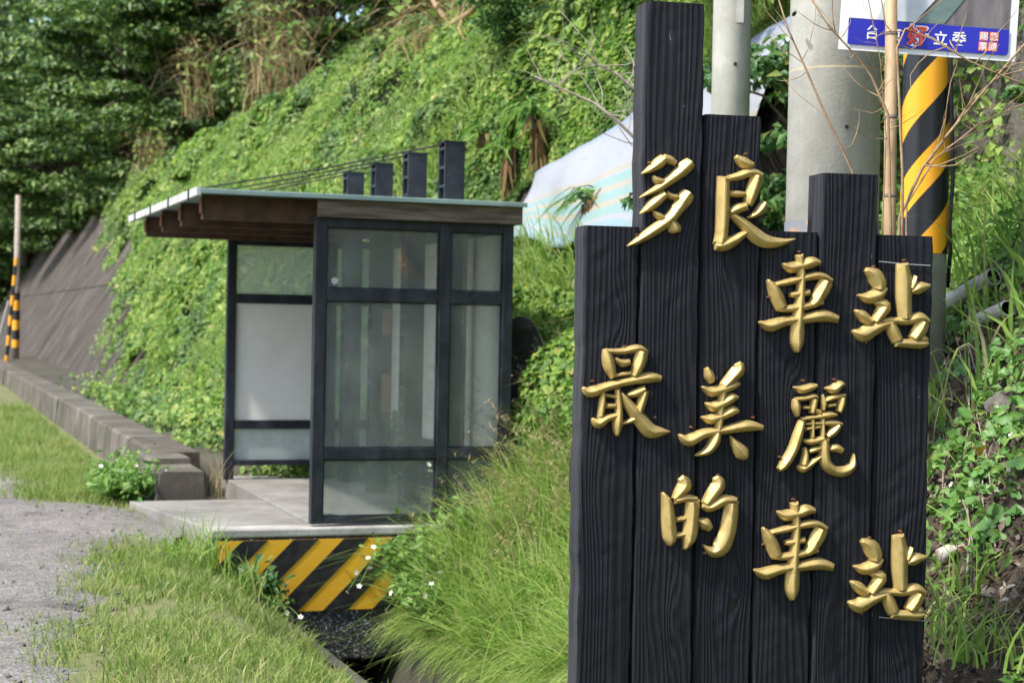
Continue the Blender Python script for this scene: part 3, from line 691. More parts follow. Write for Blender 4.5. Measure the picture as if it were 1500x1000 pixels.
Z3, Z4, Z5, Z6, Z7 = (900, 210, 5.357), (1090, 360, 5.172), (830, 490, 5.0), (1110, 540, 5.556), (950, 690, 3.571)
CH = {
 'duo': (Z3, (0,0), [
  [(385,118,33),(335,160,38),(268,208,24),(203,242,4)], [(372,118,26),(425,135,28),(472,165,18)],
  [(590,148,36),(545,190,46),(470,255,38),(350,342,28),(260,392,16),(185,430,4)], [(290,258,8),(325,295,26),(388,305,16)],
  [(395,392,28),(300,470,38),(240,520,22),(187,556,4)], [(395,398,22),(440,420,22),(490,428,24)],
  [(575,390,42),(545,430,52),(480,520,44),(420,595,42),(300,682,38),(180,760,24),(90,808,4)], [(290,535,8),(335,572,26),(392,602,16)],
  [(430,610,28),(462,672,46),(472,705,30)]],
  [(262,158),(170,722),(545,258)]),
 'liang': (Z3, (0,0), [
  [(938,105,14),(985,145,36),(1040,172,36),(1082,168,16)], [(846,262,44),(842,400,46),(838,560,46),(830,700,44),(815,800,46)],
  [(875,282,22),(960,262,28),(1060,232,32),(1150,262,18)], [(1112,250,44),(1085,330,46),(1050,430,42),(1035,490,28)],
  [(878,398,20),(950,400,24),(1012,402,18)], [(885,548,18),(945,520,34),(1030,490,30)],
  [(772,808,24),(840,800,42),(930,760,36),(1000,715,22),(1046,690,6)], [(1168,462,18),(1140,510,32),(1090,560,22),(1030,588,5)],
  [(905,560,22),(1000,635,38),(1090,722,50),(1180,772,44),(1290,778,28),(1405,752,4)]],
  [(1018,88),(800,480),(1215,515)]),
 'che': (Z4, (0,0), [
  [(275,135,6),(335,165,36),(430,150,34),(500,125,36),(566,132,14)], [(402,66,28),(420,200,28),(415,330,30),(402,470,36),(392,600,46),(387,730,46),(388,808,14)],
  [(165,258,8),(205,320,36),(240,400,46),(272,478,38)], [(215,298,16),(320,275,22),(450,242,24),(560,228,26),(656,270,14)],
  [(612,262,46),(580,330,50),(525,420,40),(490,450,24)], [(328,372,14),(385,368,24),(490,350,20)],
  [(235,478,14),(320,478,24),(450,458,26),(590,428,12)], [(100,575,6),(180,604,40),(300,570,32),(450,550,32),(590,530,40),(700,560,24)]],
  [(400,48),(175,390),(605,375)]),
 'zhan': (Z4, (0,0), [
  [(905,178,14),(970,225,52),(1005,290,52),(1000,340,36)], [(846,372,6),(915,395,36),(1000,372,42),(1068,320,8)],
  [(975,425,16),(1045,455,46),(1010,520,40),(968,585,28)], [(824,488,8),(880,530,36),(950,590,26)],
  [(806,642,8),(880,670,50),(975,625,44),(1080,585,28),(1150,565,16)], [(1182,132,40),(1196,260,56),(1196,420,54),(1205,570,48)],
  [(1240,352,16),(1300,320,42),(1395,302,10)], [(1285,228,12),(1262,280,30),(1240,330,28)],
  [(1080,565,24),(1112,640,44),(1150,725,40)], [(1020,575,18),(1090,565,22),(1200,570,28),(1310,545,38),(1388,580,16)],
  [(1345,570,44),(1310,640,50),(1255,712,34)], [(1125,735,24),(1220,738,30),(1320,742,32),(1376,735,18)], [(1315,712,10),(1345,705,26),(1372,718,14)]],
  [(965,160),(1200,112),(905,735)]),
 'zui': (Z5, (0,0), [
  [(270,104,14),(288,160,34),(308,240,38),(335,318,18)], [(262,118,14),(390,122,20),(510,100,24),(580,122,10)],
  [(545,112,40),(530,180,42),(505,250,36),(478,310,22)], [(345,170,8),(395,205,26),(458,195,18)], [(335,300,12),(470,278,15)],
  [(110,385,8),(165,418,34),(300,375,27),(450,338,26),(600,312,34),(686,322,18)], [(258,412,12),(252,500,22),(238,610,18)],
  [(362,390,16),(372,540,24),(362,660,32),(360,740,10)], [(270,440,12),(375,458,12)], [(275,518,18),(355,520,16)],
  [(178,612,8),(222,645,34),(290,608,24),(372,585,18)], [(430,438,8),(485,430,25),(570,392,22)],
  [(565,405,26),(540,490,30),(512,580,24),(470,622,18),(388,652,8)], [(388,420,10),(440,505,32),(525,615,44),(600,698,46),(680,708,28),(748,708,4)]],
  [(415,88),(182,340),(635,605)]),
 'mei': (Z5, (0,0), [
  [(1012,240,12),(1035,300,32),(1055,352,16)], [(1238,205,20),(1250,250,42),(1195,315,38),(1130,385,30)],
  [(980,378,6),(1045,415,32),(1140,395,32),(1225,365,24),(1258,358,8)], [(1005,498,6),(1062,525,34),(1140,495,30),(1200,460,32),(1245,458,10)],
  [(974,600,6),(1045,618,32),(1130,590,28),(1205,555,32),(1250,560,12)], [(1140,380,26),(1122,500,25),(1105,640,26),(1095,720,26)],
  [(812,728,8),(880,772,38),(1000,720,30),(1150,695,26),(1310,665,36),(1430,680,16)], [(1092,705,28),(1070,780,36),(1020,845,28),(930,882,4)],
  [(1186,738,4),(1225,800,30),(1275,865,46),(1302,908,16)]],
  [(1082,318),(900,676),(1352,605)]),
 'li': (Z6, (0,0), [
  [(278,145,6),(340,168,28),(420,148,28),(472,132,10)], [(532,155,6),(600,165,36),(655,128,30),(692,128,8)],
  [(290,240,18),(300,310,32),(310,386,12)], [(285,248,14),(360,240,17),(440,222,20),(472,240,10)], [(448,235,28),(438,300,27),(425,362,20)],
  [(352,312,10),(412,314,14)], [(508,206,8),(522,270,23),(516,340,14)], [(522,262,12),(600,232,20),(702,212,12)],
  [(675,222,27),(664,290,31),(645,352,22)], [(548,300,12),(625,288,15)], [(440,325,10),(480,350,22),(505,385,14)],
  [(335,408,16),(440,392,15),(560,372,26),(632,374,6)], [(348,412,24),(318,520,36),(270,660,38),(200,775,36),(155,818,16)],
  [(365,446,10),(470,440,14),(600,438,24),(676,450,10)], [(430,400,15),(430,565,15)], [(512,390,16),(512,565,18)], [(370,488,13),(505,466,13)],
  [(645,448,28),(600,505,34),(540,552,20)], [(352,578,8),(420,590,25),(535,558,22)], [(365,636,12),(372,700,24),(355,790,28)],
  [(310,785,12),(352,808,30),(420,765,24),(505,702,12)], [(400,672,12),(450,652,22),(515,636,14)],
  [(528,560,36),(525,670,38),(542,770,40),(610,825,36),(690,828,38),(755,780,30),(765,686,4)], [(555,655,14),(620,640,30),(676,668,20)]],
  [(355,95),(608,88),(165,715)]),
 'de': (Z7, (0,0), [
  [(160,28,14),(182,65,32),(150,112,24),(122,145,10)], [(66,108,6),(90,170,26),(98,270,32),(105,350,30),(100,386,8)],
  [(125,152,14),(190,136,18),(248,142,10)], [(222,142,32),(216,250,34),(203,345,32),(180,406,6)], [(130,250,12),(190,244,12)], [(120,335,14),(190,324,12)],
  [(342,24,14),(358,65,32),(322,120,28),(285,172,20)], [(268,175,10),(310,185,22),(385,148,26),(455,150,14)],
  [(428,150,32),(418,240,36),(400,330,38),(368,392,40),(325,415,24),(276,380,3)], [(245,248,4),(285,270,28),(318,300,14)]],
  [(175,30),(355,18),(285,425)]),
}
CH['che2'] = (Z4, (-7.2, 361.5), CH['che'][2], CH['che'][3]); CH['zhan2'] = (Z4, (-6, 395.5), CH['zhan'][2], CH['zhan'][3])
def cat(p, q, r_, s_, u):
    return tuple(.5 * (2*b + (c - a)*u + (2*a - 5*b + 4*c - d)*u*u + (3*b - a - 3*c + d)*u**3) for a, b, c, d in zip(p, q, r_, s_))
def stroke(mb, pts, lift):
    P = [pts[0]] + pts + [pts[-1]]; fine = []
    for i in range(len(pts) - 1):
        for k in range(5): fine.append(cat(P[i], P[i+1], P[i+2], P[i+3], k / 5))
    fine.append(pts[-1]); n = len(fine); b = len(mb.v)
    for i, (x, z, hw) in enumerate(fine):
        hw = max(hw, .0012)
        x0, z0, _ = fine[max(i-1, 0)]; x1, z1, _ = fine[min(i+1, n-1)]
        dx, dz = x1 - x0, z1 - z0; L = math.hypot(dx, dz) or 1; dx /= L; dz /= L
        nx, nz_ = -dz, dx; top = -.024 - lift - min(.80 * hw, .018)
        rx, rz_ = x, z                                              # the ridge stops short of blunt ends
        if i == 0: rx, rz_ = x + dx * hw * .9, z + dz * hw * .9
        if i == n - 1: rx, rz_ = x - dx * hw * .9, z - dz * hw * .9
        sh_ = -.019 - lift; rise = top - sh_
        for a_, y_, f_ in ((1, -.008, 0), (1, sh_, 0), (.62, sh_ + rise*.62, .6), (.13, top, 1), (-.10, top, 1), (-.62, sh_ + rise*.55, .6), (-1, sh_, 0), (-1, -.008, 0)):
            bx, bz = x + (rx - x)*f_, z + (rz_ - z)*f_
            mb.v.append((bx + nx*hw*a_, y_, bz + nz_*hw*a_))
    for i in range(n - 1):
        for q in range(8): mb.f.append([b+i*8+q, b+i*8+(q+1) % 8, b+(i+1)*8+(q+1) % 8, b+(i+1)*8+q])
    for e in (b, b + (n-1)*8):
        mb.f += [[e, e+1, e+6, e+7], [e+1, e+2, e+5, e+6], [e+2, e+3, e+4, e+5]]
for key, ((ox, oy, k), (ax, ay), strokes, pins) in CH.items():
    mb = MB()
    for q, st in enumerate(strokes):
        pts = []
        for zx, zy, hw in st:
            x, z = S(ox + zx / k + ax, oy + zy / k + ay); pts.append((x, z, hw / k / 345.0))
        stroke(mb, pts, .0007 * (q % 4))
    cm = mb.mesh('character', True); cm.set_sharp_from_angle(angle=R(34))
    c = obj('character', cm, M['gold'], sg)
    for (zx, zy) in pins:
        x, z = S(ox + zx / k + ax, oy + zy / k + ay)
        obj('pin', MB().tube([(x, .0, z), (x, -.024, z + .002)], [.004, .0045], 7), M['rust'], c)
for yy, tail in ((386, .0), (906, .0)):
    x0, z0 = S(1287, yy - 3); x1, z1 = S(1362, yy + 3)
    obj('wire', MB().tube([(x0, -.003, z0), ((x0+x1)/2, -.0035, (z0+z1)/2 - .002), (x1, -.004, z1), (x1 + .004, .06, z1)], .0016, 5), M['pvc'], sg)

# ------------------------------------------------------------------ poles
def pole(name, label, px_mid, Y, r_base, r_top, zb, zt, mat, n=40):
    c = at(px_mid, 300, Y); t = thing(name, label, 'pole', (c.x, c.y, zb))
    obj('shaft', MB().tube([(0,0,0), (0,0,(zt-zb)*.5), (0,0,zt-zb)], [r_base, (r_base+r_top)/2, r_top], n), mat, t, smooth_=True)
    return t
def ring(par, z, r, w_, m, name):
    obj(name, MB().tube([(0,0,z-w_/2), (0,0,z+w_/2)], r, 40, False), m, par, smooth_=True)
p1 = pole('utility_pole', 'thick pale concrete pole rising behind the sign, left of the bamboo', 1219, 8.0, .222, .195, -.2, 8.5, M['pole'])
c1 = at(1219, 300, 8.0)
def hz(py, Y): return at(1219, py, Y).z
seamm = pmat('rust_seam', (.42,.34,.2), (.5,.42,.28), 20, .9, bump_=0)
for py in (107, 178): ring(p1, hz(py, 8.0) + .2, .213, .008, seamm, 'seam')
patchm = pmat('grey_paint_patch', (.17,.18,.20), (.24,.25,.27), 9, .7, bump_=.1)
ring(p1, hz(352, 8.0) + .2, .2195, .16, pmat('paint_patch', (.20,.21,.24), (.55,.26,.09), 5, .7, bump_=.1, lo=.48, hi=.52), 'paint_band')
for px, py, in ((1164, 20), (1240, 186)):
    d = ray(px, py); q = CAM + d * 7.79
    obj('hole', MB().tube([(q.x - c1.x, q.y - c1.y - .01, q.z + .2), (q.x - c1.x, q.y - c1.y + .03, q.z + .2)], .0085, 10), M['dark'], p1)
p2 = pole('utility_pole', 'thinner pale pole behind the tallest plank, right of it', 1067, 10.5, .120, .112, .0, 8.2, M['pole'])
ring(p2, at(1067, 68, 10.5).z, .1165, .008, M['cable'], 'band')
c2 = at(1067, 300, 10.5); q = at(1077, 94, 10.385)
obj('hole', MB().tube([(q.x - c2.x, q.y - c2.y - .01, q.z), (q.x - c2.x, q.y - c2.y + .03, q.z)], .011, 10), M['dark'], p2)
obj('name_plate', MB().box(.012, .055, -.1195, -.112, at(1067, 38, 10.5).z, at(1067, -40, 10.5).z), M['pole'], p2)
p3 = pole('striped_pole', 'yellow and black striped pole right of the bamboo under the poster', 1354, 8.8, .118, .112, 1.2, 7.6, M['pole'])
zlo, zhi = at(1354, 372, 8.8).z - 1.2, at(1354, -60, 8.8).z - 1.2
obj('striped_wrap', MB().tube([(0,0,zlo), (0,0,zhi)], [.1225, .1205], 40, False), M['wrap'], p3, smooth_=True)
cq = at(1396, 300, 8.75)
tag(obj('black_cable', MB().tube([at(1391, -60, 8.7), at(1393, 120, 8.7), at(1396, 260, 8.7), at(1391, 330, 8.7), at(1392, 370, 8.72), at(1388, 420, 8.85)], .011, 8), M['black'], None, smooth_=True), 'black cable hanging down beside the striped pole', 'cable')
# far pole with its guy wire guard
fp = thing('far_utility_pole', 'far slim pole with striped foot at the left picture edge', 'pole', at(23, 512, 52))
obj('shaft', MB().tube([(0,0,-.6), (0,0,4.7)], [.107, .08], 16), M['greytwig'], fp, smooth_=True)
obj('striped_wrap', MB().tube([(0,0,.07), (0,0,1.73)], [.117, .110], 16, False), M['farwrap'], fp, smooth_=True)
b0, b1 = at(9, 512, 51.3), at(24, 378, 51.3)
tag(obj('guy_wire_guard', MB().tube([b0 - Vector((0,0,.5)), b1], .057, 10), M['farwrap'], None), 'leaning striped guard of a stay wire beside the far slim pole', 'guard')
tag(obj('pale_stay', MB().tube([at(-12, 492, 50.8) - Vector((0,0,.9)), at(13, 440, 50.8)], .034, 8), M['pvc'], None), 'pale slanting stay left of the striped guard, cut by the edge', 'stay')

# bamboo and poster
bb = at(1314, 345, 6.95); bt_ = at(1307, -60, 6.95); t_, s_ = TS(bb); zg = float(bank_z(t_, s_)) - .1
bo = thing('bamboo_pole', 'dry tan bamboo pole in front of the campaign poster', 'pole', (bb.x, bb.y, zg))
d = (bt_ - bb); base = Vector((0, 0, 0)); topv = Vector((d.x * 1.35, d.y, bt_.z + .9 - zg))
node_z = [at(1310, y, 6.95).z - zg for y in (345-58, 172, 50)]; node_z = [node_z[0] - .31, node_z[0], node_z[1], node_z[2], node_z[2] + .34, node_z[0] - .6, node_z[0] - .9]
obj('cane', MB().tube([base, base.lerp(topv, .5), topv], [.0285, .026, .022], 20), M['bamboo'], bo, smooth_=True)
for z in node_z:
    if 0 < z < topv.z:
        p = base.lerp(topv, z / topv.z); r_ = .0285 - .0065 * z / topv.z
        obj('node', MB().tube([p + Vector((0,0,-.008)), p + Vector((0,0,-.002)), p + Vector((0,0,.003)), p + Vector((0,0,.009))], [r_ + .0005, r_ + .0035, r_ + .003, r_ + .0005], 20, False), M['bnode'], bo, smooth_=True)
# poster: tilted a little, tied behind the bamboo
pbl, pbr, ptl = at(1228, 72, 7.02), at(1487, 91, 7.06), at(1236.5, 0, 7.02)
ex = (pbr - pbl); PW = ex.length; ex.normalize(); ez = (ptl - pbl).normalized(); ey = ez.cross(ex).normalized(); ez = ex.cross(ey).normalized()
po = thing('campaign_poster', 'white bordered poster with blue lettered band behind the bamboo', 'poster')
po.matrix_world = Matrix(((ex.x, ey.x, ez.x, pbl.x), (ex.y, ey.y, ez.y, pbl.y), (ex.z, ey.z, ez.z, pbl.z), (0,0,0,1)))
PH = 1.0; kk = PW / 259.0                       # metres per photo pixel on the poster
obj('sheet', MB().box(0, PW, 0, .004, 0, PH), M['pw'], po)
def flat(name, pts, y, m): return obj(name, MB().prism([(a*kk, b*kk) for a, b in pts], 1, -y, -y + .0012), M[m], po)
flat('picture', [(60,46),(247,46),(247,340),(60,340)], .0018, 'pgrey')
flat('picture_area', [(12,46),(62,46),(85,120),(85,340),(12,340)], .0032, 'pw')
flat('picture_area', [(52,46),(78,46),(98,130),(85,130)], .0036, 'psilver')
flat('picture_area', [(78,46),(108,46),(160,110),(230,200),(160,200),(90,110)], .0044, 'psilver')
flat('picture_area', [(112,46),(150,46),(190,100),(247,160),(247,220),(180,120)], .0050, 'pgreen')
flat('blue_band', [(12,8),(244,8),(247,12),(247,45),(12,45)], .0062, 'pblue')
def glyph(ch, cx, cy, size, m, extra=0, lay=.0075, stretch=1.0, bold=0.0):
    cv = bpy.data.curves.new('glyph', 'FONT'); cv.body = ch; cv.size = size * kk * 1.05; cv.align_x = 'CENTER'; cv.offset = (extra + bold) * kk
    tmp = bpy.data.objects.new('glyph', cv); C.objects.link(tmp); bpy.context.view_layer.update()
    me = bpy.data.meshes.new_from_object(tmp.evaluated_get(bpy.context.evaluated_depsgraph_get())); bpy.data.objects.remove(tmp)
    co = np.zeros(len(me.vertices) * 3, np.float32); me.vertices.foreach_get('co', co); co = co.reshape(-1, 3)
    mid = (co.min(0) + co.max(0)) / 2; co -= mid
    V = np.stack([co[:, 0] * stretch + cx * kk, np.full(len(co), -lay), co[:, 1] + cy * kk], 1).astype(np.float32)
    me.vertices.foreach_set('co', V.ravel()); me.update(); me.materials.clear()
    return obj('glyph', me, M[m], po)
glyph('台', 47, 27, 20, 'pw', bold=.35); glyph('東', 79, 26, 20, 'pw', bold=.35)
glyph('好', 112, 27, 29, 'pw', 2.4, .0068); glyph('好', 112, 27, 29, 'pred', .9, .0078)
glyph('立', 147, 26, 20, 'pw', bold=.35); glyph('委', 174, 27, 20, 'pw', bold=.35)
for ch, cx, cy in (('懇', 225, 33.5), ('請', 224, 19), ('賜', 210, 33), ('票', 209.5, 18.5)):
    g = 6.4; flat('seal_tile', [(cx-g, cy-g), (cx+g, cy-g), (cx+g, cy+g), (cx-g, cy+g)], .0068, 'porange')
    glyph(ch, cx, cy, 11.5, 'pw', .12, .0082)

# ------------------------------------------------------------------ dry weed stems between the sign and the poster
def stem_thing(name, label, pts, r0, r1, mat, twigs=8, seed=0, tl=.35, cat_='weed'):
    r2 = random.Random(seed); pts = [Vector(p) for p in pts]; root = pts[0].copy()
    t = thing(name, label, cat_, root); n = len(pts)
    P = [p - root for p in pts]
    obj('stem', MB().tube(P, [r0 + (r1 - r0) * i / (n-1) for i in range(n)], 6), mat, t, smooth_=True)
    for _ in range(twigs):
        u = r2.uniform(.3, .98) * (n - 1); i = min(int(u), n-2); p = P[i].lerp(P[i+1], u - i); d = (P[i+1] - P[i]).normalized()
        a = Vector((r2.uniform(-1, 1), r2.uniform(-.5, .5), r2.uniform(-.3, 1))).normalized(); q = p.copy(); tp = [q.copy()]
        L = tl * r2.uniform(.4, 1)
        for k in range(4):
            a = (a + .35 * Vector((r2.uniform(-1,1), r2.uniform(-1,1), r2.uniform(-1,1))) + .25*d).normalized(); q = q + a * L / 4; tp.append(q.copy())
        obj('twig', MB().tube(tp, [r1 * .8, r1 * .7, r1 * .6, r1 * .45, r1 * .3], 5), mat, t)
    return t
def rooted(px, py, Y):
    p = at(px, py, Y); t, s = TS(p); z = float(bank_z(max(t, .76), s)); p.z = z - .03; return p
Y1 = 6.72
stem_thing('dry_weed', 'thin brown stem crossing the thick pole from lower right to upper left', [rooted(1292, 700, Y1), at(1275, 420, Y1), at(1248, 250, Y1), at(1208, 165, Y1), at(1180, 100, Y1), at(1155, 45, Y1), at(1128, -40, Y1)], .007, .0028, M['twig'], 12, 1, .3)
stem_thing('dry_weed', 'bent tan stem joining the bamboo from the poster corner', [rooted(1310, 700, Y1 + .06), at(1305, 360, Y1 + .06), at(1301, 168, Y1 + .06), at(1276, 112, Y1 + .06), at(1252, 80, Y1 + .05), at(1215, 40, Y1), at(1176, -20, Y1)], .007, .003, M['twig'], 16, 2, .25)
stem_thing('dry_weed', 'long tan stem slanting over the striped pole to the right edge', [rooted(1300, 600, Y1), at(1318, 318, Y1), at(1350, 248, Y1), at(1390, 195, Y1), at(1440, 135, Y1), at(1500, 66, Y1), at(1540, 20, Y1)], .008, .004, M['twig'], 14, 3, .4)
stem_thing('dry_weed', 'tan stem drooping across the poster lettering to the right edge', [rooted(1330, 600, Y1 - .03), at(1322, 250, Y1 - .03), at(1314, 70, Y1 - .03), at(1326, 43, Y1 - .03), at(1365, 56, Y1 - .03), at(1420, 90, Y1 - .03), at(1470, 112, Y1 - .03), at(1530, 135, Y1 - .03)], .0065, .0035, M['twig'], 14, 4, .4)
stem_thing('dry_weed', 'fine fanning stem low over the striped pole, below the slanting one', [rooted(1335, 600, Y1 + .04), at(1328, 300, Y1 + .04), at(1370, 232, Y1 + .04), at(1430, 185, Y1 + .04), at(1480, 160, Y1 + .04), at(1530, 140, Y1 + .04)], .005, .002, M['twig'], 14, 5, .35)
stem_thing('dry_weed', 'thread thin upright stem just left of the bamboo', [rooted(1296, 600, Y1 + .1), at(1292, 345, Y1 + .1), at(1298, 200, Y1 + .1), at(1290, 90, Y1 + .1), at(1272, 0, Y1 + .1), at(1262, -40, Y1 + .1)], .0035, .0015, M['twig'], 10, 6, .2)
# bare branch reaching out left of the tallest plank
stem_thing('bare_branch', 'bare grey branch reaching left over the tarpaulin from the tallest plank', [rooted(990, 520, 9.6), at(985, 330, 9.5), at(950, 222, 9.4), at(905, 178, 9.4), at(868, 150, 9.4), at(818, 128, 9.4), at(783, 112, 9.4)], .016, .004, M['greytwig'], 14, 11, .5, 'branch')
stem_thing('bare_branch', 'pale forked branch beside the upper part of the tallest plank', [rooted(1000, 520, 9.8), at(975, 200, 9.7), at(940, 140, 9.7), at(905, 110, 9.7), at(880, 95, 9.7), at(850, 98, 9.7)], .013, .004, M['greytwig'], 16, 12, .5, 'branch')

# ------------------------------------------------------------------ pipes, can, stones on the bank
def pipe(label, p0, p1, r_):
    d = (p1 - p0); t = thing('drain_pipe', label, 'pipe', p0, 0, 'drain pipes in the bank')
    L = d.normalized()
    obj('tube', MB().tube([Vector(), d], r_, 20, False), M['pvc'], t, smooth_=True)
    obj('bore', MB().tube([Vector(), d + L*.0], r_ * .84, 20, False), M['dark'], t, smooth_=True)
    n = 20; x = L.cross(Vector((0,0,1))).normalized(); y = L.cross(x); rm = MB()
    for k in range(n):
        a = 2*math.pi*k/n
        for q in (r_, r_*.84): rm.v.append(tuple(d + (x*math.cos(a) + y*math.sin(a))*q))
    for k in range(n): rm.f.append([2*k, 2*((k+1) % n), 2*((k+1) % n)+1, 2*k+1])
    obj('rim', rm, M['pvc'], t)
    obj('hollow', MB().poly([Vector(d*.35) + (x*math.cos(2*math.pi*k/n) + y*math.sin(2*math.pi*k/n))*r_*.84 for k in range(n)]), M['dark'], t)
PQ = on_bank(1398, 452) + Vector((-.03, -.16, .05)); pipe('pale plastic pipe sticking out of the bank, the upper one', PQ + Vector((-.05, .25, -.06)), PQ + (at(1452, 414, PQ.y - .18) - at(1398, 446, PQ.y)) , .047)
PR = on_bank(1455, 470) + Vector((0, -.12, .03)); pipe('darker plastic pipe end set back below the pale pipe', PR + Vector((-.06, .25, -.04)), PR + (at(1466, 460, PR.y - .07) - at(1455, 470, PR.y)), .040)
cn = on_bank(1398, 812); ct = MB().tube([(-.085,0,0),(-.08,0,0),(-.03,.01,.004),(.02,-.006,-.004),(.075,0,.004),(.08,0,.004)], [.028,.034,.030,.027,.033,.026], 14)
o = tag(obj('crushed_can', ct, M['can'], None, smooth_=True), 'crushed rusty white can lying on the leaf litter', 'can'); o.location = cn + Vector((0, -.03, .02)); o.rotation_euler = (.1, -.25, .3)
def stone(label, p, r_, sd):
    import bmesh
    bm = bmesh.new(); bmesh.ops.create_icosphere(bm, subdivisions=2, radius=1); q = random.Random(sd)
    k = [q.uniform(.6, 1.1), q.uniform(.6, 1.0), q.uniform(.4, .7)]
    for v in bm.verts:
        nn = float(vnoise(v.co.x*1.7 + sd*3.1, v.co.y*1.7, v.co.z*1.7 + 9)); s2 = .7 + .6*nn
        v.co = Vector((v.co.x*k[0], v.co.y*k[1], v.co.z*k[2])) * s2 * r_
    me = bpy.data.meshes.new('stone'); bm.to_mesh(me); bm.free()
    o = tag(obj('stone', me, M['stone']), label, 'stone', 'stones on the bank'); o.location = p; o.rotation_euler = (0, 0, sd)
for i, (px, py, r_, lb) in enumerate([(1480, 592, .12, 'largest grey stone on the bank at the right edge'), (1462, 392, .06, 'pale stone just above the upper drain pipe'), (1450, 870, .06, 'flat stone low on the bank in the grass'), (1385, 840, .04, 'little stone below the crushed can'), (1488, 690, .05, 'stone below the largest one, at the right edge')]):
    stone(lb, on_bank(px, py) + Vector((0, -.01, 0)), r_, i + 1)
# ------------------------------------------------------------------ tarpaulin on the slope behind the shelter
def tarp():
    a, b = 70, 26; V, UV = [], []
    for i in range(a):
        for j in range(b):
            u, v = i/(a-1), j/(b-1)
            s = 3.3 - 4.5*u; ztop = 2.97 + .88*u; zbot = 2.28 - .15*u + .06*math.sin(14*u)
            z = zbot + (ztop - zbot)*v
            off = .16 + .05*float(vnoise(s*2.2, z*2.2, 0)) + .03*math.sin(16*u + 6*v) * (1 - v*.5)
            V.append((wt(z) - off, s, z + .02*float(vnoise(s*5, z*5, 3)))); UV.append((u, v))
    F = [[i*b+j, i*b+j+1, (i+1)*b+j+1, (i+1)*b+j] for i in range(a-1) for j in range(b-1)]
    me = bpy.data.meshes.new('tarp'); me.from_pydata(V, [], F); ul = me.uv_layers.new()
    for lp in me.loops: ul.data[lp.index].uv = UV[lp.vertex_index]
    me.polygons.foreach_set('use_smooth', [True]*len(F)); return me
o = tag(obj('tarpaulin', tarp(), M['tarp'], road=True), 'white tarpaulin with pale coloured stripes spread on the slope', 'tarpaulin')
o.modifiers.new('thick', 'SOLIDIFY').thickness = .006

# ------------------------------------------------------------------ vegetation
def tarp_mask(s, z):
    u = (3.9 - s) / 5.1
    return (u > -.01) & (u < 1.0) & (z < 2.85 + .98*u + .02) & (z > 2.34 - .15*u)
# creepers over the retaining wall
def vines():
    n = 400000
    s = -1.2 + 54 * rng.random(n) ** 1.6; z = WB + (WT + .55 - WB) * rng.random(n)
    # bare concrete shows low on the far part of the wall
    edge = np.interp(z, [-.3, .2, .95, 2.1, 2.9, 4.6, 6], [15, 18.5, 23, 28, 35, 43, 50]) + 4 * (vnoise(s * .3, z * 1.3, 2) - .5) + 6 * (vnoise(s * .8, z * .25, 8) - .5)
    p = 1 - smooth(s, edge - 7, edge + 3)
    strand = vnoise(s * 1.9 + z * .55, z * .30, 12)
    keep = rng.random(n) < np.clip(p * 1.15, 0, 1) * np.where(p < .9, np.clip((strand - .38) * 6, 0, 1), 1)
    keep &= ~tarp_mask(s, z)
    keep &= rng.random(n) < .12 + .88 * smooth(.6 * vnoise(s, z, 21, 1.7) + .4 * vnoise(s, z, 25, 4.5), .27, .42)
    s, z = s[keep], z[keep]
    hum = .50 * vnoise(s, z, 0, 1.0) ** 1.3 + .24 * vnoise(s, z, 5, 3.1) + .08 * vnoise(s, z, 9, 7)
    uu = (3.9 - s) / 5.1; near_t = (uu > -.25) & (uu < 1.2) & (z > 1.9 - .15*uu); hum *= np.where(near_t, np.clip(.12 + np.abs(z - (2.85 + uu)) * .5 * (z > 2.85 + uu) + np.clip(-uu, 0, 1) * 3, .12, 1), 1)
    hum *= np.clip(1.1 - .35 * smooth(s, edge[keep] - 5, edge[keep]), .25, 1)
    e = .05; g = lambda a, b: .50 * vnoise(a, b, 0, 1.0) ** 1.3 + .24 * vnoise(a, b, 5, 3.1)
    ds, dz = (g(s + e, z) - g(s - e, z)) / (2 * e), (g(s, z + e) - g(s, z - e)) / (2 * e)
    t = wt(z, s) - .02 - hum * rng.uniform(.75, 1.0, len(s))
    N = np.stack([-np.ones_like(s) * .91, -ds * 1.0, .42 - dz * 1.0], 1); N = unit(N) + np.array([0, 0, .35])
    P = np.stack([t, s, z], 1)
    return np_mesh('vines', *leaf_arrays(P, N, rng.uniform(.042, .085, len(s)) * (1 + .018 * s) * (1 + .8 * smooth(vnoise(s, z, 30, .75), .52, .68)), .8, .45, .12))
tag(obj('creeper', vines(), M['vine'], road=True), 'bright green creeper hanging over the retaining wall', 'creeper', kind='stuff')
def gutter_creeper():
    n = 34000; s = 3.7 + 24 * rng.random(n) ** 1.3; t = -.1 + (1.9 - 1.05 * wall_k(s)) * rng.random(n)
    k = rng.random(n) < smooth(t + .8 * (vnoise(s, t, 3, .9) - .5), -.1, .8) * (1 - smooth(s + 7 * (vnoise(s, t, 5, .6) - .5), 10, 22)) ; s, t = s[k], t[k]
    z = -.12 + (.22 + .10 * np.clip(t + .1, 0, 1)) * smooth(s, 3.8, 4.8) + (.08 + .35 * vnoise(s, t, 2, 1.6)) * rng.random(len(s))
    return np_mesh('gc', *leaf_arrays(np.stack([t, s, z], 1), np.tile([[-.5, -.2, .8]], (len(s), 1)), rng.uniform(.06, .12, len(s)), .8, .5, .12))
tag(obj('gutter_creeper', gutter_creeper(), M['vine'], road=True), 'creeper spilling onto the gutter beside the low kerb wall', 'creeper', kind='stuff')
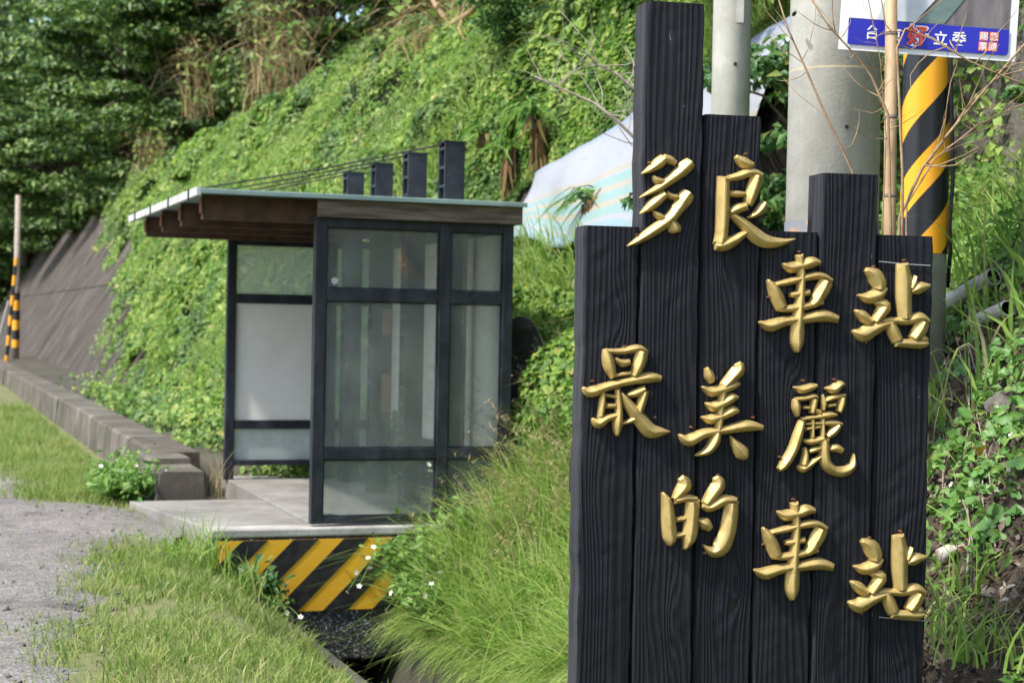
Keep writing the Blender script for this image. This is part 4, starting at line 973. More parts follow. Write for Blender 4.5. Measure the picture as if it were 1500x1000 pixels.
def slope_grass():
    n = 60000; s = -1 + 34 * rng.random(n) ** 1.3; z = .6 + (WT + .5 - .6) * rng.random(n)
    k = (rng.random(n) < smooth(vnoise(s, z, 6, .55), .42, .66)) & ~tarp_mask(s, z) & (s < np.interp(z, [-.3, .2, .95, 2.1, 2.9, 4.6, 6], [11, 14, 18, 24, 30, 38, 44])); s, z = s[k], z[k]; m = len(s)
    h = rng.uniform(.2, .55, m); P = np.stack([wt(z, s) - .12 - .35 * vnoise(s, z, 0, 1.0), s, z], 1)
    lean = np.stack([-rng.uniform(.1, .8, m), rng.normal(size=m) * .6], 1) * h[:, None]
    return np_mesh('sg', *blade_arrays(P, h * rng.uniform(.3, 1, m), rng.uniform(.008, .02, m), lean, rng, 3, 1.2))
tag(obj('slope_grass', slope_grass(), M['lgrass'], road=True), 'yellowish grass growing through the creeper on the slope', 'grass', kind='stuff')
# undergrowth on the hill edge
def undergrowth():
    n = 40000; s = -22 + 66 * rng.random(n) ** 1.2; t = 4.0 + 5.5 * rng.random(n) ** 1.6
    hum = .8 * vnoise(s, t, 0, .9) + .3 * vnoise(s, t, 4, 2.6)
    z = hill_z(np.maximum(t, 4.15), s) + hum * rng.uniform(.5, 1, n)
    N = np.tile(np.array([[-.5, -.2, .8]]), (n, 1))
    return np_mesh('under', *leaf_arrays(np.stack([t, s, z], 1), N, rng.uniform(.12, .22, n), .7, .6))
tag(obj('undergrowth', undergrowth(), M['tree'], road=True), 'dark leafy undergrowth along the top of the wall', 'undergrowth', kind='stuff')
# far wooded mass beyond the bend
def farwood():
    n = 60000; t = rng.uniform(-34, 12, n); s = 84 + 60 * rng.random(n) ** 1.4
    top = 4 + 5 * vnoise(t * .3, s * .3, 1) + 2*vnoise(t, s, 0); z = -.2 + .85 * np.maximum(0, s - 92) + (top) * rng.random(n) ** .8
    s = s - 1.5 * vnoise(t * 1.1, z * 1.1, 0)
    return np_mesh('farwood', *leaf_arrays(np.stack([t, s, z], 1), np.tile([[0, -.7, .6]], (n, 1)), rng.uniform(.4, .75, n), .7, .6))
tag(obj('far_wood', farwood(), M['tree'], road=True), 'far dark wood closing the bend of the road', 'wood', kind='stuff')

# trees: trunk with limbs, crown of leaf clumps on the limbs
def tree_proto(seed, h, rad, leaf, nclump, per, mat, low=-.45):
    r2 = np.random.default_rng(seed); tr = MB()
    lean = r2.normal(size=2) * .25
    tp = [Vector((lean[0]*u*u, lean[1]*u*u, h*.62*u)) for u in np.linspace(0, 1, 7)]
    tr.tube(tp, [.22*(1 - .6*u) * h/7 for u in np.linspace(0, 1, 7)], 9)
    parts = []
    for c in range(nclump):
        a = r2.random()*2*np.pi; q = r2.random()**.5; zz = r2.uniform(low, 1.0)
        rr = rad * q * math.sqrt(max(.12, 1 - (zz*.85)**2))
        cx, cy, cz = rr*math.cos(a), rr*math.sin(a), h*.62 + zz*h*.40 - .12*rr
        st = tp[r2.integers(2, 7)]; md = st.lerp(Vector((cx, cy, cz)), .55) + Vector((0, 0, .25))
        if c % 2 == 0: tr.tube([st, md, Vector((cx, cy, cz))], [.06*h/7, .04*h/7, .012], 5)
        cr = r2.uniform(.55, 1.1) * rad * (.30 if low > -1 else .34)
        m = int(per * r2.uniform(.7, 1.3)); dv = unit(r2.normal(size=(m, 3))); dv[:, 2] = np.abs(dv[:, 2]) * 1.0 - .15
        k = r2.uniform(.55, 1.05, m)[:, None]
        P = np.array([cx, cy, cz]) + dv * k * np.array([cr*1.3, cr*1.3, cr*(.62 if low > -1 else .48)])
        parts.append(leaf_arrays(P, dv * .8 + np.array([0, 0, .7]), r2.uniform(.75, 1.25, m) * leaf, .55, .32, .3, r2))
    return tr.mesh('trunk', True), np_mesh('crown', *join(parts)), mat
protos = [tree_proto(31, 7.0, 3.4, .21, 64, 150, 'tree'), tree_proto(32, 8.0, 3.8, .22, 70, 150, 'tree'), tree_proto(33, 6.0, 3.2, .19, 60, 160, 'tree2'), tree_proto(35, 8.5, 4.4, .27, 46, 330, 'tree', -1.25), tree_proto(36, 8.0, 4.2, .27, 44, 330, 'tree', -1.2)]
shrub = tree_proto(34, 3.0, 1.7, .15, 60, 130, 'tree2', -1.2)
def tree(t, s, z, sc_, kind, label, rz, pr=None):
    trm, crm, mt = pr or protos[kind]
    th = thing('tree' if pr is None else 'shrub', label, 'tree' if pr is None else 'shrub', W(t, s, z), rz, 'trees above the wall')
    th.scale = (sc_,)*3
    obj('trunk', trm, M['bark'], th); obj('crown', crm, M[mt], th)
TREES = [
 (4.6, 71, 3.6, 1.15, 3, 'overhanging tree nearest the far slim pole'), (4.3, 61, 3.8, 1.0, 4, 'dark tree hanging over the far top of the wall'),
 (5.4, 53, 4.4, 1.05, 3, 'tree drooping over the bare concrete wall'), (7.6, 58, 6.0, 1.2, 4, 'dark tree high in the upper left corner'), (5.6, 45, 4.8, .85, 3, 'tree behind the left dry reeds'),
 (8.0, 43, 6.6, 1.1, 4, 'tall tree above the left dry reeds'), (8.2, 35, 6.8, 1.0, 3, 'tall tree above the tallest dry reeds'),
 (8.6, 30.0, 6.9, .9, 4, 'dark tree right of the dry reeds at the top'), (9.6, 25.5, 7.7, .9, 3, 'shaded tree above the middle of the creeper slope'),
 (10.0, 18.5, 9.0, .8, 3, 'tree at the top centre behind the fallen branches'), (7.8, 12.5, 7.6, .62, 2, 'tree at the top edge left of the tallest plank'),
 (6.0, 8.4, 5.9, .6, 2, 'big leaved tree leaning over beside the tallest plank'), (6.4, 4.0, 6.0, .7, 0, 'tree at the top between the two pale poles'),
 (6.6, -.5, 6.0, .75, 1, 'tree above the rock face behind the thick pole'), (6.8, -5, 6.0, .8, 0, 'tree above the rock face at the right edge'),
 (12.5, 33, 9.0, 1.25, 3, 'tree at the back closing the gap above the reeds'), (13.5, 27, 10.0, 1.25, 4, 'tree at the back above the fallen branches'), (11, 68, 8, 1.4, 3, 'tall tree at the back of the left wood'), (12, 50, 9.5, 1.3, 3, 'tree high at the back of the slope'), (2.2, 84, -.2, 1.1, 3, 'tree behind the far slim pole'), (3.0, 79, 4.0, 1.3, 4, 'tall tree in the top left corner of the picture'), (6.5, 90, 5.0, 1.7, 3, 'huge tree behind the top left corner'), (-4, 92, -.3, 1.4, 3, 'tree across the far bend at the left edge'), (3.5, 98, 1, 1.6, 3, 'farthest tall tree at the end of the wall'),
]
for i, (t, s, z, k, kind, lb) in enumerate(TREES): tree(t, s, z, k, kind, lb, i * 1.37)
SHR = [(3.75, 5.4, 4.35, .5, 'dark leaved shrub at the top, left of the tallest plank'), (3.75, 3.9, 4.45, .42, 'shrub over the upper edge of the tarpaulin'), (3.7, 2.2, 4.35, .55, 'dark shrub hugging the upper part of the tallest plank'), (3.55, -.2, 3.9, .7, 'shrub behind the thinner pale pole'),
       (3.15, -1.5, 1.55, .62, 'leafy shrub between the two pale poles'), (3.9, -4.2, 2.5, .5, 'shrub at the foot of the rock face by the striped pole')]
for i, (t, s, z, k, lb) in enumerate(SHR): tree(t, s, z, k, 0, lb, i * 2.1, shrub)
# creeper-smothered mound above the roof's far corner
def mound():
    n = 5200; dv = unit(rng.normal(size=(n, 3))); dv[:, 2] = np.abs(dv[:, 2]); dv[:, 0] = -np.abs(dv[:, 0])
    lump = 1 + .35 * (vnoise(dv[:, 1]*3, dv[:, 2]*3, dv[:, 0]*3) - .5)
    P = dv * lump[:, None] * rng.uniform(.85, 1.03, n)[:, None] * np.array([.9, 1.9, 1.0])
    return np_mesh('mound', *leaf_arrays(P, dv + np.array([0, 0, .3]), rng.uniform(.10, .17, n), .75, .4))
pm = on_wall(315, 262); th = thing('creeper_mound', 'rounded creeper covered bush above the far roof corner', 'bush', pm, YAW)
obj('foliage', mound(), M['vine'], th); obj('stem', MB().tube([(.3,0,-.4), (.1,.1,.1), (-.1,0,.5)], [.07,.05,.02], 7), M['bark'], th)

# dry reeds on the wall top
def reeds(label, px, py, n, h, sd, mat='dry', spread=.7):
    p = on_wall(px, py, .1); t, s, z = RF(p); r2 = np.random.default_rng(sd)
    th = road_thing('dry_reed_clump', label, 'reeds', t, s, z, 'dry reeds on the wall top')
    P = np.stack([r2.normal(size=n)*.28, r2.normal(size=n)*spread, r2.uniform(-.2, .1, n)], 1)
    lean = r2.normal(size=(n, 2))*.5*h/2 + np.array([-.15, -.1]); hh = h*r2.uniform(.45, 1, n)
    obj('stalks', np_mesh('stalks', *blade_arrays(P, hh, .022, lean, r2, 4, .5)), M['dry'], th)
    m = n*3; Q = P[r2.integers(0, n, m)] + np.stack([r2.normal(size=m)*.15, r2.normal(size=m)*.2, h*r2.uniform(.1, .8, m)], 1)
    obj('leaves', np_mesh('leaves', *blade_arrays(Q, r2.uniform(-.1, .35, m), .04, r2.normal(size=(m, 2))*.5, r2, 3, 1.2)), M['dry' if sd % 2 else 'seed'], th)
    obj('green_leaves', np_mesh('greens', *leaf_arrays(Q[::2] + r2.normal(size=(len(Q[::2]), 3))*.12, np.tile([[-.4, -.5, .7]], (len(Q[::2]), 1)), r2.uniform(.12, .24, len(Q[::2])), .6, .5, .2, r2)), M['vine'], th)
reeds('tall tan reed clump left of the other dry reeds', 285, 170, 46, 2.9, 41, spread=.55)
reeds('tallest dry reed clump, in the middle of the reeds', 385, 160, 60, 3.6, 42, spread=.6)
reeds('dry reed clump right of the tallest one', 425, 140, 36, 2.6, 43, spread=.5)
reeds('low dry tangle below the reeds, left of the creeper mound', 228, 252, 50, 1.6, 45, spread=.8)
reeds('brown dry tangle under the fallen branch at the top', 655, 75, 80, 1.0, 47, spread=.5)
stem_thing('fallen_branch', 'tan bare branch slanting above the creeper slope at the top', [on_wall(625, 62, .3), on_wall(660, 38, .45), on_wall(690, 18, .55), on_wall(720, -25, .6)], .05, .03, M['twig'], 8, 21, 1.0, 'branch')
stem_thing('fallen_branch', 'crooked tan branch left of the slanting one at the top', [on_wall(665, 40, .35), on_wall(648, 22, .5), on_wall(636, 5, .6), on_wall(622, -30, .7)], .045, .03, M['twig'], 6, 22, .8, 'branch')
# plants with hanging dead leaves on the slope right of the masts
def hanging(label, px, py, h, sd):
    p = on_wall(px, py, .1); r2 = np.random.default_rng(sd); th = thing('withered_plant', label, 'plant', p, YAW, 'withered plants on the slope')
    obj('stem', MB().tube([(.05,0,-.25), (0,0,h*.5), (-.05,.02,h)], [.03,.025,.018], 7), M['bark'], th)
    n = 26; a = r2.random(n)*6.28; P = np.tile([[-.05, .02, h]], (n, 1)) + r2.normal(size=(n, 3))*.04
    L = r2.uniform(.25, .5, n)
    obj('green_leaf', np_mesh('gl', *blade_arrays(P, r2.uniform(.05, .2, n), .06, np.stack([np.cos(a), np.sin(a)], 1)*L[:, None], r2, 4, 1.9)), M['weed'], th)
    n = 34; a = r2.random(n)*6.28; P = np.stack([r2.normal(size=n)*.04, r2.normal(size=n)*.04, h*r2.uniform(.6, .98, n)], 1)
    obj('dead_leaf', np_mesh('dl', *blade_arrays(P, -r2.uniform(.25, .6, n), .055, np.stack([np.cos(a), np.sin(a)], 1)*r2.uniform(.06, .18, n)[:, None], r2, 4, .4)), M['deadleaf'], th)
for i, (px, py, h, lb) in enumerate([(712, 275, .62, 'withered plant nearest the tallest roof mast'), (745, 285, .50, 'withered plant between two others right of the masts'), (785, 268, .70, 'withered plant at the left tip of the tarpaulin'), (868, 338, .30, 'small drooping plant in front of the tarpaulin beside the planks')]):
    hanging(lb, px, py, h, 60 + i)

# verge grass (left of the ditch)
def verge():
    n = 140000; s = -6.5 + 24 * rng.random(n) ** 1.15; t = -3.2 + 2.95 * rng.random(n)
    e = road_edge(s) + .30 * (vnoise(s, t, 0, 1.7) - .5) + .14*(vnoise(s, t, 3, 6) - .5)
    dens = np.maximum(smooth(t, e - .35, e + .25), .16 * (t > e - 1.0) * smooth(vnoise(s, t, 9, 1.8), .5, .7)) * (.15 + .85 * smooth(.65 * vnoise(s, t, 6, 1.3) + .35 * vnoise(s, t, 8, 5), .28, .55))
    dens *= np.where((s > -.12) & (s < 2.08) & (t > np.interp(s, [-.1, 2.05], [-.76, -1.08]) - .015), 0, 1)
    dens *= np.where((s > 2.05) & (t > -.80), 0, 1) * np.where((t > -.40), 0, 1)
    k = rng.random(n) < dens; s, t = s[k], t[k]
    hgt = np.where((t > -.85) & (s > -1.6), .55, 1.15) * rng.uniform(.03, .10, len(s)) * (.6 + .9 * vnoise(s, t, 2, 1.1)) * np.where(s > 2.3, 1.7, 1.0) * (1 + .5 * smooth(t, -1.1, -.55) * (s < 0))
    P = np.stack([t, s, verge_z(t, s) - .005], 1)
    return np_mesh('verge', *blade_arrays(P, hgt, rng.uniform(.006, .011, len(s)), rng.normal(size=(len(s), 2)) * hgt[:, None] * .55, rng))
tag(obj('verge_grass', verge(), M['grass'], road=True), 'short yellowish green grass on the verge beside the road', 'grass', kind='stuff')
def low_turf():
    n = 16000; s = rng.uniform(-10, -4.65, n); t = rng.uniform(-.40, .80, n); u = smooth(t, -.36, .76)
    z = verge_z(-.36 + 0*t, s) * (1 - u) + bank_z(.76 + 0*t, s) * u; h = rng.uniform(.04, .16, n)
    return np_mesh('turf', *blade_arrays(np.stack([t, s, z - .005], 1), h, rng.uniform(.006, .012, n), rng.normal(size=(n, 2)) * h[:, None] * .55, rng))
tag(obj('low_turf', low_turf(), M['grass'], road=True), 'short grass on the ground round the foot of the plank sign', 'grass', kind='stuff')
# long grass on the far side of the ditch
def long_grass():
    parts = []
    n = 40000; s = -6.0 + 7.6 * rng.random(n); t = .74 + 2.0 * rng.random(n) ** 1.3
    k = ~((s > -.15) & (t < 1.70)); k &= (t - .9) < 2.1 - .0 * s
    far = s < -4.2; k &= rng.random(n) < np.where(far, np.clip(1.15 - (t - .75) * 1.6, 0, 1) * .8, 1)
    k &= rng.random(n) < .15 + .75 * smooth(vnoise(s, t, 0, 2.2), .3, .6)
    s, t = s[k], t[k]; h = rng.uniform(.22, .60, len(s)) * (.65 + .8 * vnoise(s, t, 4, .9)) * np.where(s < -4.2, .62, 1) * (1 + .45 * smooth(s, -2.2, -.3))
    dr = 2.6 * (vnoise(s, t, 11, 1.8) - .5); am = .25 + 1.0 * rng.random(len(s)) * (.5 + vnoise(s, t, 14, 2.4))
    lean = np.stack([-.45 * am * np.cos(dr) + .40 * rng.normal(size=len(s)), .45 * am * np.sin(dr) + .45 * rng.normal(size=len(s))], 1) * h[:, None]
    parts.append(blade_arrays(np.stack([t, s, bank_z(t, s) - .02], 1), h, rng.uniform(.011, .023, len(s)), lean, rng, 4, 1.1))
    n = 2600; s = rng.uniform(-4.6, -.1, n); t = rng.uniform(.72, .92, n); h = rng.uniform(.25, .5, n)
    lean = np.stack([-rng.uniform(.5, 1.1, n), rng.normal(size=n) * .5], 1) * h[:, None]
    parts.append(blade_arrays(np.stack([t, s, bank_z(t, s) - .02], 1), h * .8, rng.uniform(.008, .016, n), lean, rng, 5, 2.0))
    n = 3600; s = rng.uniform(-5.5, -.2, n); t = .78 + 1.7 * rng.random(n); k = rng.random(n) < smooth(vnoise(s, t, 2, 1.4), .3, .6) * np.where(s < -4.2, .3, 1); s, t = s[k], t[k]; m = len(s)
    h = rng.uniform(.35, .85, m); lean = np.stack([-rng.uniform(-.2, 1.0, m), rng.normal(size=m) * .6], 1) * h[:, None]
    parts.append(blade_arrays(np.stack([t, s, bank_z(t, s) - .02], 1), h, rng.uniform(.014, .028, m), lean, rng, 5, 1.3))
    return np_mesh('lg', *join(parts))
tag(obj('long_grass', long_grass(), M['lgrass'], road=True), 'long arching green grass on the bank right of the ditch', 'grass', kind='stuff')
# seeding grass: fine stalks with loose beige panicles
def panicles():
    parts = []; n = 420; s = rng.uniform(-1.6, 1.1, n); t = np.where(s > -.2, rng.uniform(1.62, 2.4, n), rng.uniform(1.0, 2.4, n))
    P = np.stack([t, s, bank_z(t, s)], 1); h = rng.uniform(.55, 1.0, n) * (.75 + .3 * smooth(s, -2, .5)); lean = np.stack([-rng.uniform(-.1, .6, n), rng.normal(size=n)*.3], 1) * h[:, None]
    parts.append(blade_arrays(P, h, .005, lean, rng, 5, .8))
    m = 26; U = rng.uniform(.62, 1.0, (n, m)); reach = np.hypot(lean[:, 0], lean[:, 1])[:, None]
    Q = np.stack([P[:, :1] + lean[:, :1]*U**1.8, P[:, 1:2] + lean[:, 1:]*U**1.8, P[:, 2:] + h[:, None]*U - .8*.45*reach*U**3], -1).reshape(-1, 3)
    k = len(Q); a = rng.random(k)*6.28; L = rng.uniform(.03, .11, k)
    parts.append(blade_arrays(Q, rng.uniform(-.02, .07, k), .0075, np.stack([np.cos(a), np.sin(a)], 1)*L[:, None], rng, 3, .6))
    return np_mesh('pan', *join(parts))
tag(obj('seeding_grass', panicles(), M['seed'], road=True), 'beige seeding grass in front of the shelter corner', 'grass', kind='stuff')
# weeds on the bank between shelter and sign and behind the poles
def weeds():
    n = 42000; s = rng.uniform(-9, .9, n); t = 1.55 + 2.3 * rng.random(n)
    k = rng.random(n) < smooth(vnoise(s, t, 3, 1.2), .15, .45) * np.where(s < -3.3, np.clip((t - 2.45) * 2.6, 0, 1), np.clip((t - 1.5) * 1.5, 0.1, 1)); s, t = s[k], t[k]
    s2 = rng.uniform(-4, -.1, 9000); t2 = .8 + .9 * rng.random(9000); k = rng.random(9000) < smooth(vnoise(s2, t2, 4, 1.7), .5, .7); s = np.concatenate([s, s2[k]]); t = np.concatenate([t, t2[k]])
    s2 = rng.uniform(-8, -4.4, 5200); t2 = 1.0 + 1.6 * rng.random(5200); k = rng.random(5200) < smooth(vnoise(s2, t2, 16, 2.0), .45, .65); s3, t3 = s2[k], t2[k]
    s2 = rng.uniform(-14, -7.6, 14000); t2 = .85 + 2.2 * rng.random(14000); k = rng.random(14000) < smooth(vnoise(s2, t2, 6, 1.3), .35, .6); s = np.concatenate([s, s2[k]]); t = np.concatenate([t, t2[k]])
    z = bank_z(t, s) + (.15 + .75 * vnoise(s, t, 0, 1.3)) * rng.random(len(s)) * np.where(s < -3.3, .75, 1)
    z3 = bank_z(t3, s3) + .02 + .09 * rng.random(len(s3)); s, t, z = np.concatenate([s, s3]), np.concatenate([t, t3]), np.concatenate([z, z3])
    return np_mesh('weeds', *leaf_arrays(np.stack([t, s, z], 1), np.tile([[-.3, -.5, .8]], (len(s), 1)), rng.uniform(.04, .085, len(s)), .5, .6, .25))
tag(obj('bank_weeds', weeds(), M['weed'], road=True), 'leafy green weeds covering the bank behind the sign and poles', 'weeds', kind='stuff')
def bank_long():
    n = 8000; s = rng.uniform(-9, -1, n); t = 2.75 + 1.05 * rng.random(n); h = rng.uniform(.3, .75, n)
    k = rng.random(n) < smooth(vnoise(s, t, 8, .9), .25, .55); s, t, h = s[k], t[k], h[k]
    lean = np.stack([-rng.uniform(0, .8, len(s)), rng.normal(size=len(s))*.6], 1)*h[:, None]
    return np_mesh('bl', *blade_arrays(np.stack([t, s, bank_z(t, s)], 1), h, rng.uniform(.012, .022, len(s)), lean, rng, 4, 1.1))
tag(obj('bank_grass', bank_long(), M['lgrass'], road=True), 'broad bladed grass on top of the bank by the rock face', 'grass', kind='stuff')
def rock_creeper():
    n = 16000; u = rng.random(n); s = rng.uniform(-14, -.9, n); z = 1.0 + u * 5.6
    t = 3.55 + .9 * u + .55 * (vnoise(s, z, 0, .8) - .5) + .25 * (vnoise(s, z, 3, 2.6) - .5) - .03 - .12 * rng.random(n)
    k = rng.random(n) < smooth(vnoise(s, z, 40, .9) + .25 * (vnoise(s, z, 42, 3) - .5), .42, .6); s, t, z = s[k], t[k], z[k]
    return np_mesh('rc', *leaf_arrays(np.stack([t, s, z], 1), np.tile([[-.9, -.2, .5]], (len(s), 1)), rng.uniform(.05, .11, len(s)), .75, .5, .15))
tag(obj('rock_creeper', rock_creeper(), M['vine'], road=True), 'patches of creeper on the rock face behind the poster', 'creeper', kind='stuff')
# litter, dry stalks and twigs on the bare bank at the right
def litter():
    n = 14000; s = rng.uniform(-9.5, -3.2, n); t = .78 + 2.0 * rng.random(n)
    P = np.stack([t, s, bank_z(t, s) + .012 + .03*rng.random(n)], 1)
    a = leaf_arrays(P, np.tile([[-.6, 0, .8]], (n, 1)), rng.uniform(.02, .07, n), .5, .7, .2)
    m = 2600; s = rng.uniform(-9, -3.4, m); t = .8 + 1.9*rng.random(m); ang = rng.random(m)*6.28; L = rng.uniform(.08, .35, m)
    b = blade_arrays(np.stack([t, s, bank_z(t, s) + .02], 1), rng.uniform(-.06, .25, m), .006, np.stack([np.cos(ang), np.sin(ang)], 1)*L[:, None], rng, 4, .3)
    return np_mesh('litter', *join([a, b]))
tag(obj('leaf_litter', litter(), M['litter'], road=True), 'dry leaf litter and straw on the bare bank right of the sign', 'litter', kind='stuff')
# heart-leaved creeper on the bank: every leaf its own piece
def heart_mesh(sd):
    q = random.Random(sd); mb = MB(); out = []
    for a in np.linspace(0, 2*math.pi, 15)[:-1]:
        x = .5*math.sin(a)**3 * 1.02; y = .42*math.cos(a) - .17*math.cos(2*a) - .07*math.cos(3*a) - .02*math.cos(4*a)
        out.append((x, y))
    mb.v.append((0, .12, -.05)); mb.v += [(x, y, .16*abs(x) - .25*max(0, -y)**1.5 + q.uniform(-.015, .015)) for x, y in out]
    for i in range(14): mb.f.append([0, 1 + i, 1 + (i+1) % 14])
    return mb.mesh('heart_leaf', True)
HM = [heart_mesh(i) for i in range(3)]
for me_ in HM: me_.materials.append(M['heart'])
hv = thing('heart_leaf_creeper', 'heart leaved creeper trailing down the bank right of the sign', 'creeper', on_bank(1430, 500))
hy = on_bank(1437, 668); r2 = random.Random(5); cnt = 0
clusters = [(1400,345,34,26,16),(1425,375,40,26,22),(1385,385,14,22,8),(1440,330,36,26,14),(1485,360,22,30,10),(1400,470,26,30,10),(1480,400,22,16,6),(1378,600,12,45,11),(1400,620,20,22,7),(1445,590,26,22,13),(1478,560,18,40,14),(1465,630,24,22,11),(1420,700,18,22,7),(1450,700,18,22,5),(1378,560,10,40,6),(1490,500,14,30,9),(1424,740,14,18,5),(1480,745,16,20,4),(1450,520,16,14,5),(1378,690,8,30,4),(1390,420,10,14,4)]
clusters += [(1430,430,30,14,6),(1385,500,12,30,7),(1440,560,30,20,8),(1395,650,18,22,8),(1485,610,14,24,7),(1475,690,20,20,7),(1400,760,20,20,6),(1450,790,30,20,8),(1495,440,12,26,7),(1410,540,20,20,6),(1435,480,20,12,4)]
for (cx, cy, sx_, sy_, n) in clusters:
    for _ in range(n):
        px, py = r2.gauss(cx, sx_*.6), r2.gauss(cy, sy_*.6)
        if px < 1366 or px > 1530: continue
        p = on_bank(px, py); lf = obj('leaf', HM[cnt % 3], None, hv); cnt += 1
        out = Vector((-.35 + r2.uniform(-.4, .4), -.75 + r2.uniform(-.3, .3), .65 + r2.uniform(-.35, .3))).normalized()
        lf.location = p - hv.location + out * r2.uniform(.02, .075)
        qd = out.to_track_quat('Z', 'Y'); lf.rotation_euler = (qd.to_matrix() @ Matrix.Rotation(math.pi + r2.gauss(0, .7) , 3, 'Z')).to_euler()
        # leaf tips hang downwards
        k = r2.uniform(.045, .085); lf.scale = (k, k, k)
yl = HM[0].copy(); yl.materials.clear()
o = obj('leaf', yl, M['yellow_leaf'], hv); o['label'] = 'yellow heart shaped leaf'; o.location = hy - hv.location + Vector((-.02, -.05, .03)); o.scale = (.07,)*3; o.rotation_euler = (1.0, .1, 3.0)
for i in range(9):
    p0 = on_bank(r2.uniform(1375, 1490), r2.uniform(330, 560)); pts = [p0]; 
    for k in range(5): pts.append(on_bank(min(1520, max(1370, 750 + FPX * pts[-1].x / pts[-1].y + r2.uniform(-18, 18))), min(960, 330 + 30 * i + 55 * (k + 1))))
    obj('runner', MB().tube([q - hv.location + Vector((-.01, -.03, .02)) for q in pts], .003, 5), M['greytwig'], hv)
def flower_mesh():
    mb = MB()
    for k in range(5):
        a = 2*math.pi*k/5; da = .5
        mb.poly([(0,0,0), (.7*math.cos(a-da), .7*math.sin(a-da), .15), (math.cos(a), math.sin(a), .2), (.7*math.cos(a+da), .7*math.sin(a+da), .15)])
    return mb.mesh('flower')
FM = flower_mesh(); FM.materials.append(M['petal'])
FC = MB().tube([(0,0,.0), (0,0,.12)], [.3, .22], 8).mesh('flower_centre'); FC.materials.append(M['yellow'])
def flower(par, p, r_, sd):
    f = obj('flower', FM, None, par); f.location = p; f.scale = (r_,)*3; q = random.Random(sd); f.rotation_euler = (.9 + q.uniform(-.5, .5), q.uniform(-.5, .5), q.random()*6)
    c = obj('flower_centre', FC, None, f); return f
for i, (px, py) in enumerate([(1462, 610), (1480, 648), (1413, 415), (1428, 265), (1455, 315), (1393, 720)]): flower(hv, on_bank(px, py) - hv.location + Vector((-.02, -.08, .04)), .017, i)

# loose gravel on the road edge
def gravel():
    n = 1100; s = rng.uniform(-7, 7, n); t = road_edge(s) + .25 - 2.6 * rng.random(n) ** 1.8
    k = ~((s > -.2) & (s < 2.15) & (t > -1.15)); s, t = s[k], t[k]; n = len(s)
    r_ = rng.uniform(.005, .016, n) * (1 + (rng.random(n) < .04) * 1.2); z = np.maximum(verge_z(t, s), -.06) + .018
    base = np.array([(1,0,0), (-.3,.9,.1), (-.8,-.5,0), (.1,-.9,.1), (.1,.05,.8), (-.1,0,-.6)]); F0 = np.array([(0,1,4),(1,2,4),(2,3,4),(3,0,4),(1,0,5),(2,1,5),(3,2,5),(0,3,5)])
    a = rng.random(n)*6.28; jit = 1 + .35*rng.normal(size=(n, 6, 1)); B = base[None]*jit*r_[:, None, None]
    X = B[..., 0]*np.cos(a)[:, None] - B[..., 1]*np.sin(a)[:, None]; Yv = B[..., 0]*np.sin(a)[:, None] + B[..., 1]*np.cos(a)[:, None]
    V = np.stack([X + t[:, None], Yv + s[:, None], B[..., 2] + z[:, None]], -1).reshape(-1, 3)
    return np_mesh('gravel', V, (F0[None] + (np.arange(n)*6)[:, None, None]).reshape(-1, 3))
tag(obj('gravel', gravel(), leaf_mat('gravel_bits', [(0, (.07,.063,.055)), (.6, (.17,.158,.145)), (1, (.36,.34,.31))], 0, .9), road=True), 'loose grey gravel scattered along the road edge', 'gravel', kind='stuff')
# leafy plants one can tell apart
def plant(name, label, base, h, rad, nst, nleaf, size, sd, lean=(0, 0), flowers=(), mat='weed', asp=.5):
    r2 = np.random.default_rng(sd); th = thing(name, label, 'plant', base); parts = []; st = MB(); tips = []
    for k in range(nst):
        a = r2.random()*6.28; rr = rad*math.sqrt(r2.random()); hh = h*r2.uniform(.55, 1)
        e = Vector((rr*math.cos(a) + lean[0]*hh, rr*math.sin(a) + lean[1]*hh, hh)); md = e*.5 + Vector((0, 0, .12*hh)); tips.append(e)
        st.tube([(0,0,-.03), md, e], [.006, .0045, .002], 5)
        m = int(nleaf*r2.uniform(.7, 1.2)); U = r2.uniform(.25, 1.0, m)
        P = np.array([tuple(Vector((0,0,0)).lerp(md, u/.5) if u < .5 else md.lerp(e, (u-.5)/.5)) for u in U]) + r2.normal(size=(m, 3))*size*.55
        parts.append(leaf_arrays(P, np.tile([[-.2, -.5, .9]], (m, 1)), size*r2.uniform(.6, 1.25, m), asp, .45, .3, r2))
    obj('stem', st, M['stem'], th); obj('foliage', np_mesh('foliage', *join(parts)), M[mat], th)
    for i, f in enumerate(flowers):
        p = Vector(f) - Vector(base); fl = flower(th, p, .022, sd + i)
        n0 = min(tips, key=lambda q: (q - p).length); obj('flower_stalk', MB().tube([n0*.75, (n0*.6 + p*.4) + Vector((0, 0, .02)), p], .0022, 5), M['stem'], th)
    return th
def vg(t, s): return W(t, s, float(verge_z(t, s)))
fl1 = [at(x, y, 11.75) for x, y in ((547, 801), (539, 817), (542, 832), (521, 838), (526, 858), (508, 867), (565, 894), (573, 868), (600, 876))]
plant('flowering_weed', 'leafy weed with white flowers in front of the right end of the striped plate', W(.86, -.45, -.72), .78, .34, 26, 30, .085, 71, (-.25, -.1), fl1)
plant('flowering_weed', 'leafy weed spilling over the pebbled front right of the ditch', W(.80, -1.0, -.72), .50, .36, 22, 30, .065, 72, (-.30, -.1), [at(x, y, 11.3) for x, y in ((632, 855), (645, 838), (622, 872))])
plant('leafy_weed', 'dark green broad leaved weed in front of the left part of the striped plate', vg(-.44, -.24) , .30, .2, 13, 18, .10, 73, (-.05, -.1), [], 'tree2', .6)
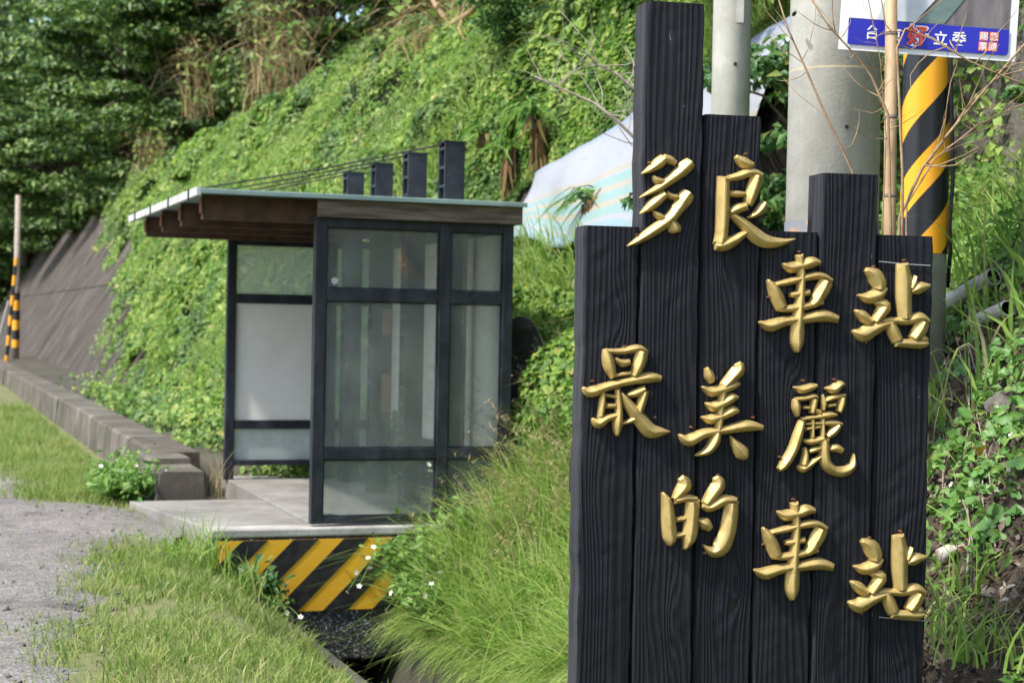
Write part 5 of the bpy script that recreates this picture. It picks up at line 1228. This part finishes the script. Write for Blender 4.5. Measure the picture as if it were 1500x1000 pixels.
plant('leafy_weed', 'small flowering weed at the foot of the striped plate', vg(-.38, -.5), .16, .16, 10, 10, .06, 74, (0, 0), [at(x, y, 11.6) for x, y in ((420, 897), (440, 903), (383, 893))])
plant('leafy_weed', 'rounded light green weed where the ramp meets the kerb wall', W(-1.02, 2.45, -.09), .30, .40, 30, 26, .09, 75, (0, 0), [at(x, y, 14.3) for x, y in ((148, 682), (160, 690), (250, 700), (243, 690), (200, 682))])
plant('leafy_weed', 'bright weed growing against the broken kerb end', W(-.95, 3.6, -.08), .34, .30, 18, 22, .08, 76)
plant('leafy_weed', 'tall weed between the shelter corner and the leftmost plank', W(1.95, -.6, .15), .95, .40, 26, 30, .085, 77, (-.05, -.05))
plant('leafy_weed', 'bushy weed below the tarpaulin left of the planks', W(2.15, -.2, .35), .95, .45, 30, 32, .09, 78)
plant('leafy_weed', 'tall weed behind the leftmost plank', W(2.6, -1.2, .75), 1.1, .5, 30, 30, .09, 79)
plant('leafy_weed', 'pale weed in front of the shelter lower rail', W(1.15, -.45, -.50), .78, .36, 30, 26, .075, 80, (-.1, 0), [at(x, y, 11.9) for x, y in ((690, 737), (712, 762), (630, 690), (628, 680))])
# tall tuft at the slab corner and others on the verge
def tuft(label, base, n, h, sd, spread=.06, lean=.45, w_=.012, mat='lgrass'):
    r2 = np.random.default_rng(sd); th = thing('grass_tuft', label, 'grass', base, YAW, 'grass tufts')
    P = np.stack([r2.normal(size=n)*spread, r2.normal(size=n)*spread, np.full(n, -.02)], 1); hh = h*r2.uniform(.45, 1, n)
    obj('blades', np_mesh('blades', *blade_arrays(P, hh, w_, r2.normal(size=(n, 2))*hh[:, None]*lean, r2, 5, .9)), M[mat], th)
tuft('tall upright grass tuft at the left corner of the slab', vg(-.90, -.42), 110, .62, 91, .09, .38)
tuft('grass tuft in front of the slab corner, left of the tall one', vg(-1.05, -.75), 120, .36, 92, .14, .6)
tuft('grass tuft between the slab corner and the striped plate weed', vg(-.68, -.55), 140, .40, 93, .13, .5)
tuft('beige seeding tuft beside the shelter far post', W(-.30, 2.2, .0), 40, .60, 94, .06, .35, .006, 'seed')
tuft('green tuft at the ditch edge at the bottom', vg(-.40, -3.4), 60, .22, 95, .08, .6)
tuft('tuft of broad blades low on the bank right of the planks', on_bank(1400, 930), 60, .42, 96, .10, .55, .013)
tuft('tuft of long blades at the lower right corner', on_bank(1470, 960), 90, .42, 97, .14, .7, .013)
tuft('long bladed tuft rising past the crushed can', on_bank(1430, 860), 26, .40, 98, .06, .5, .014)
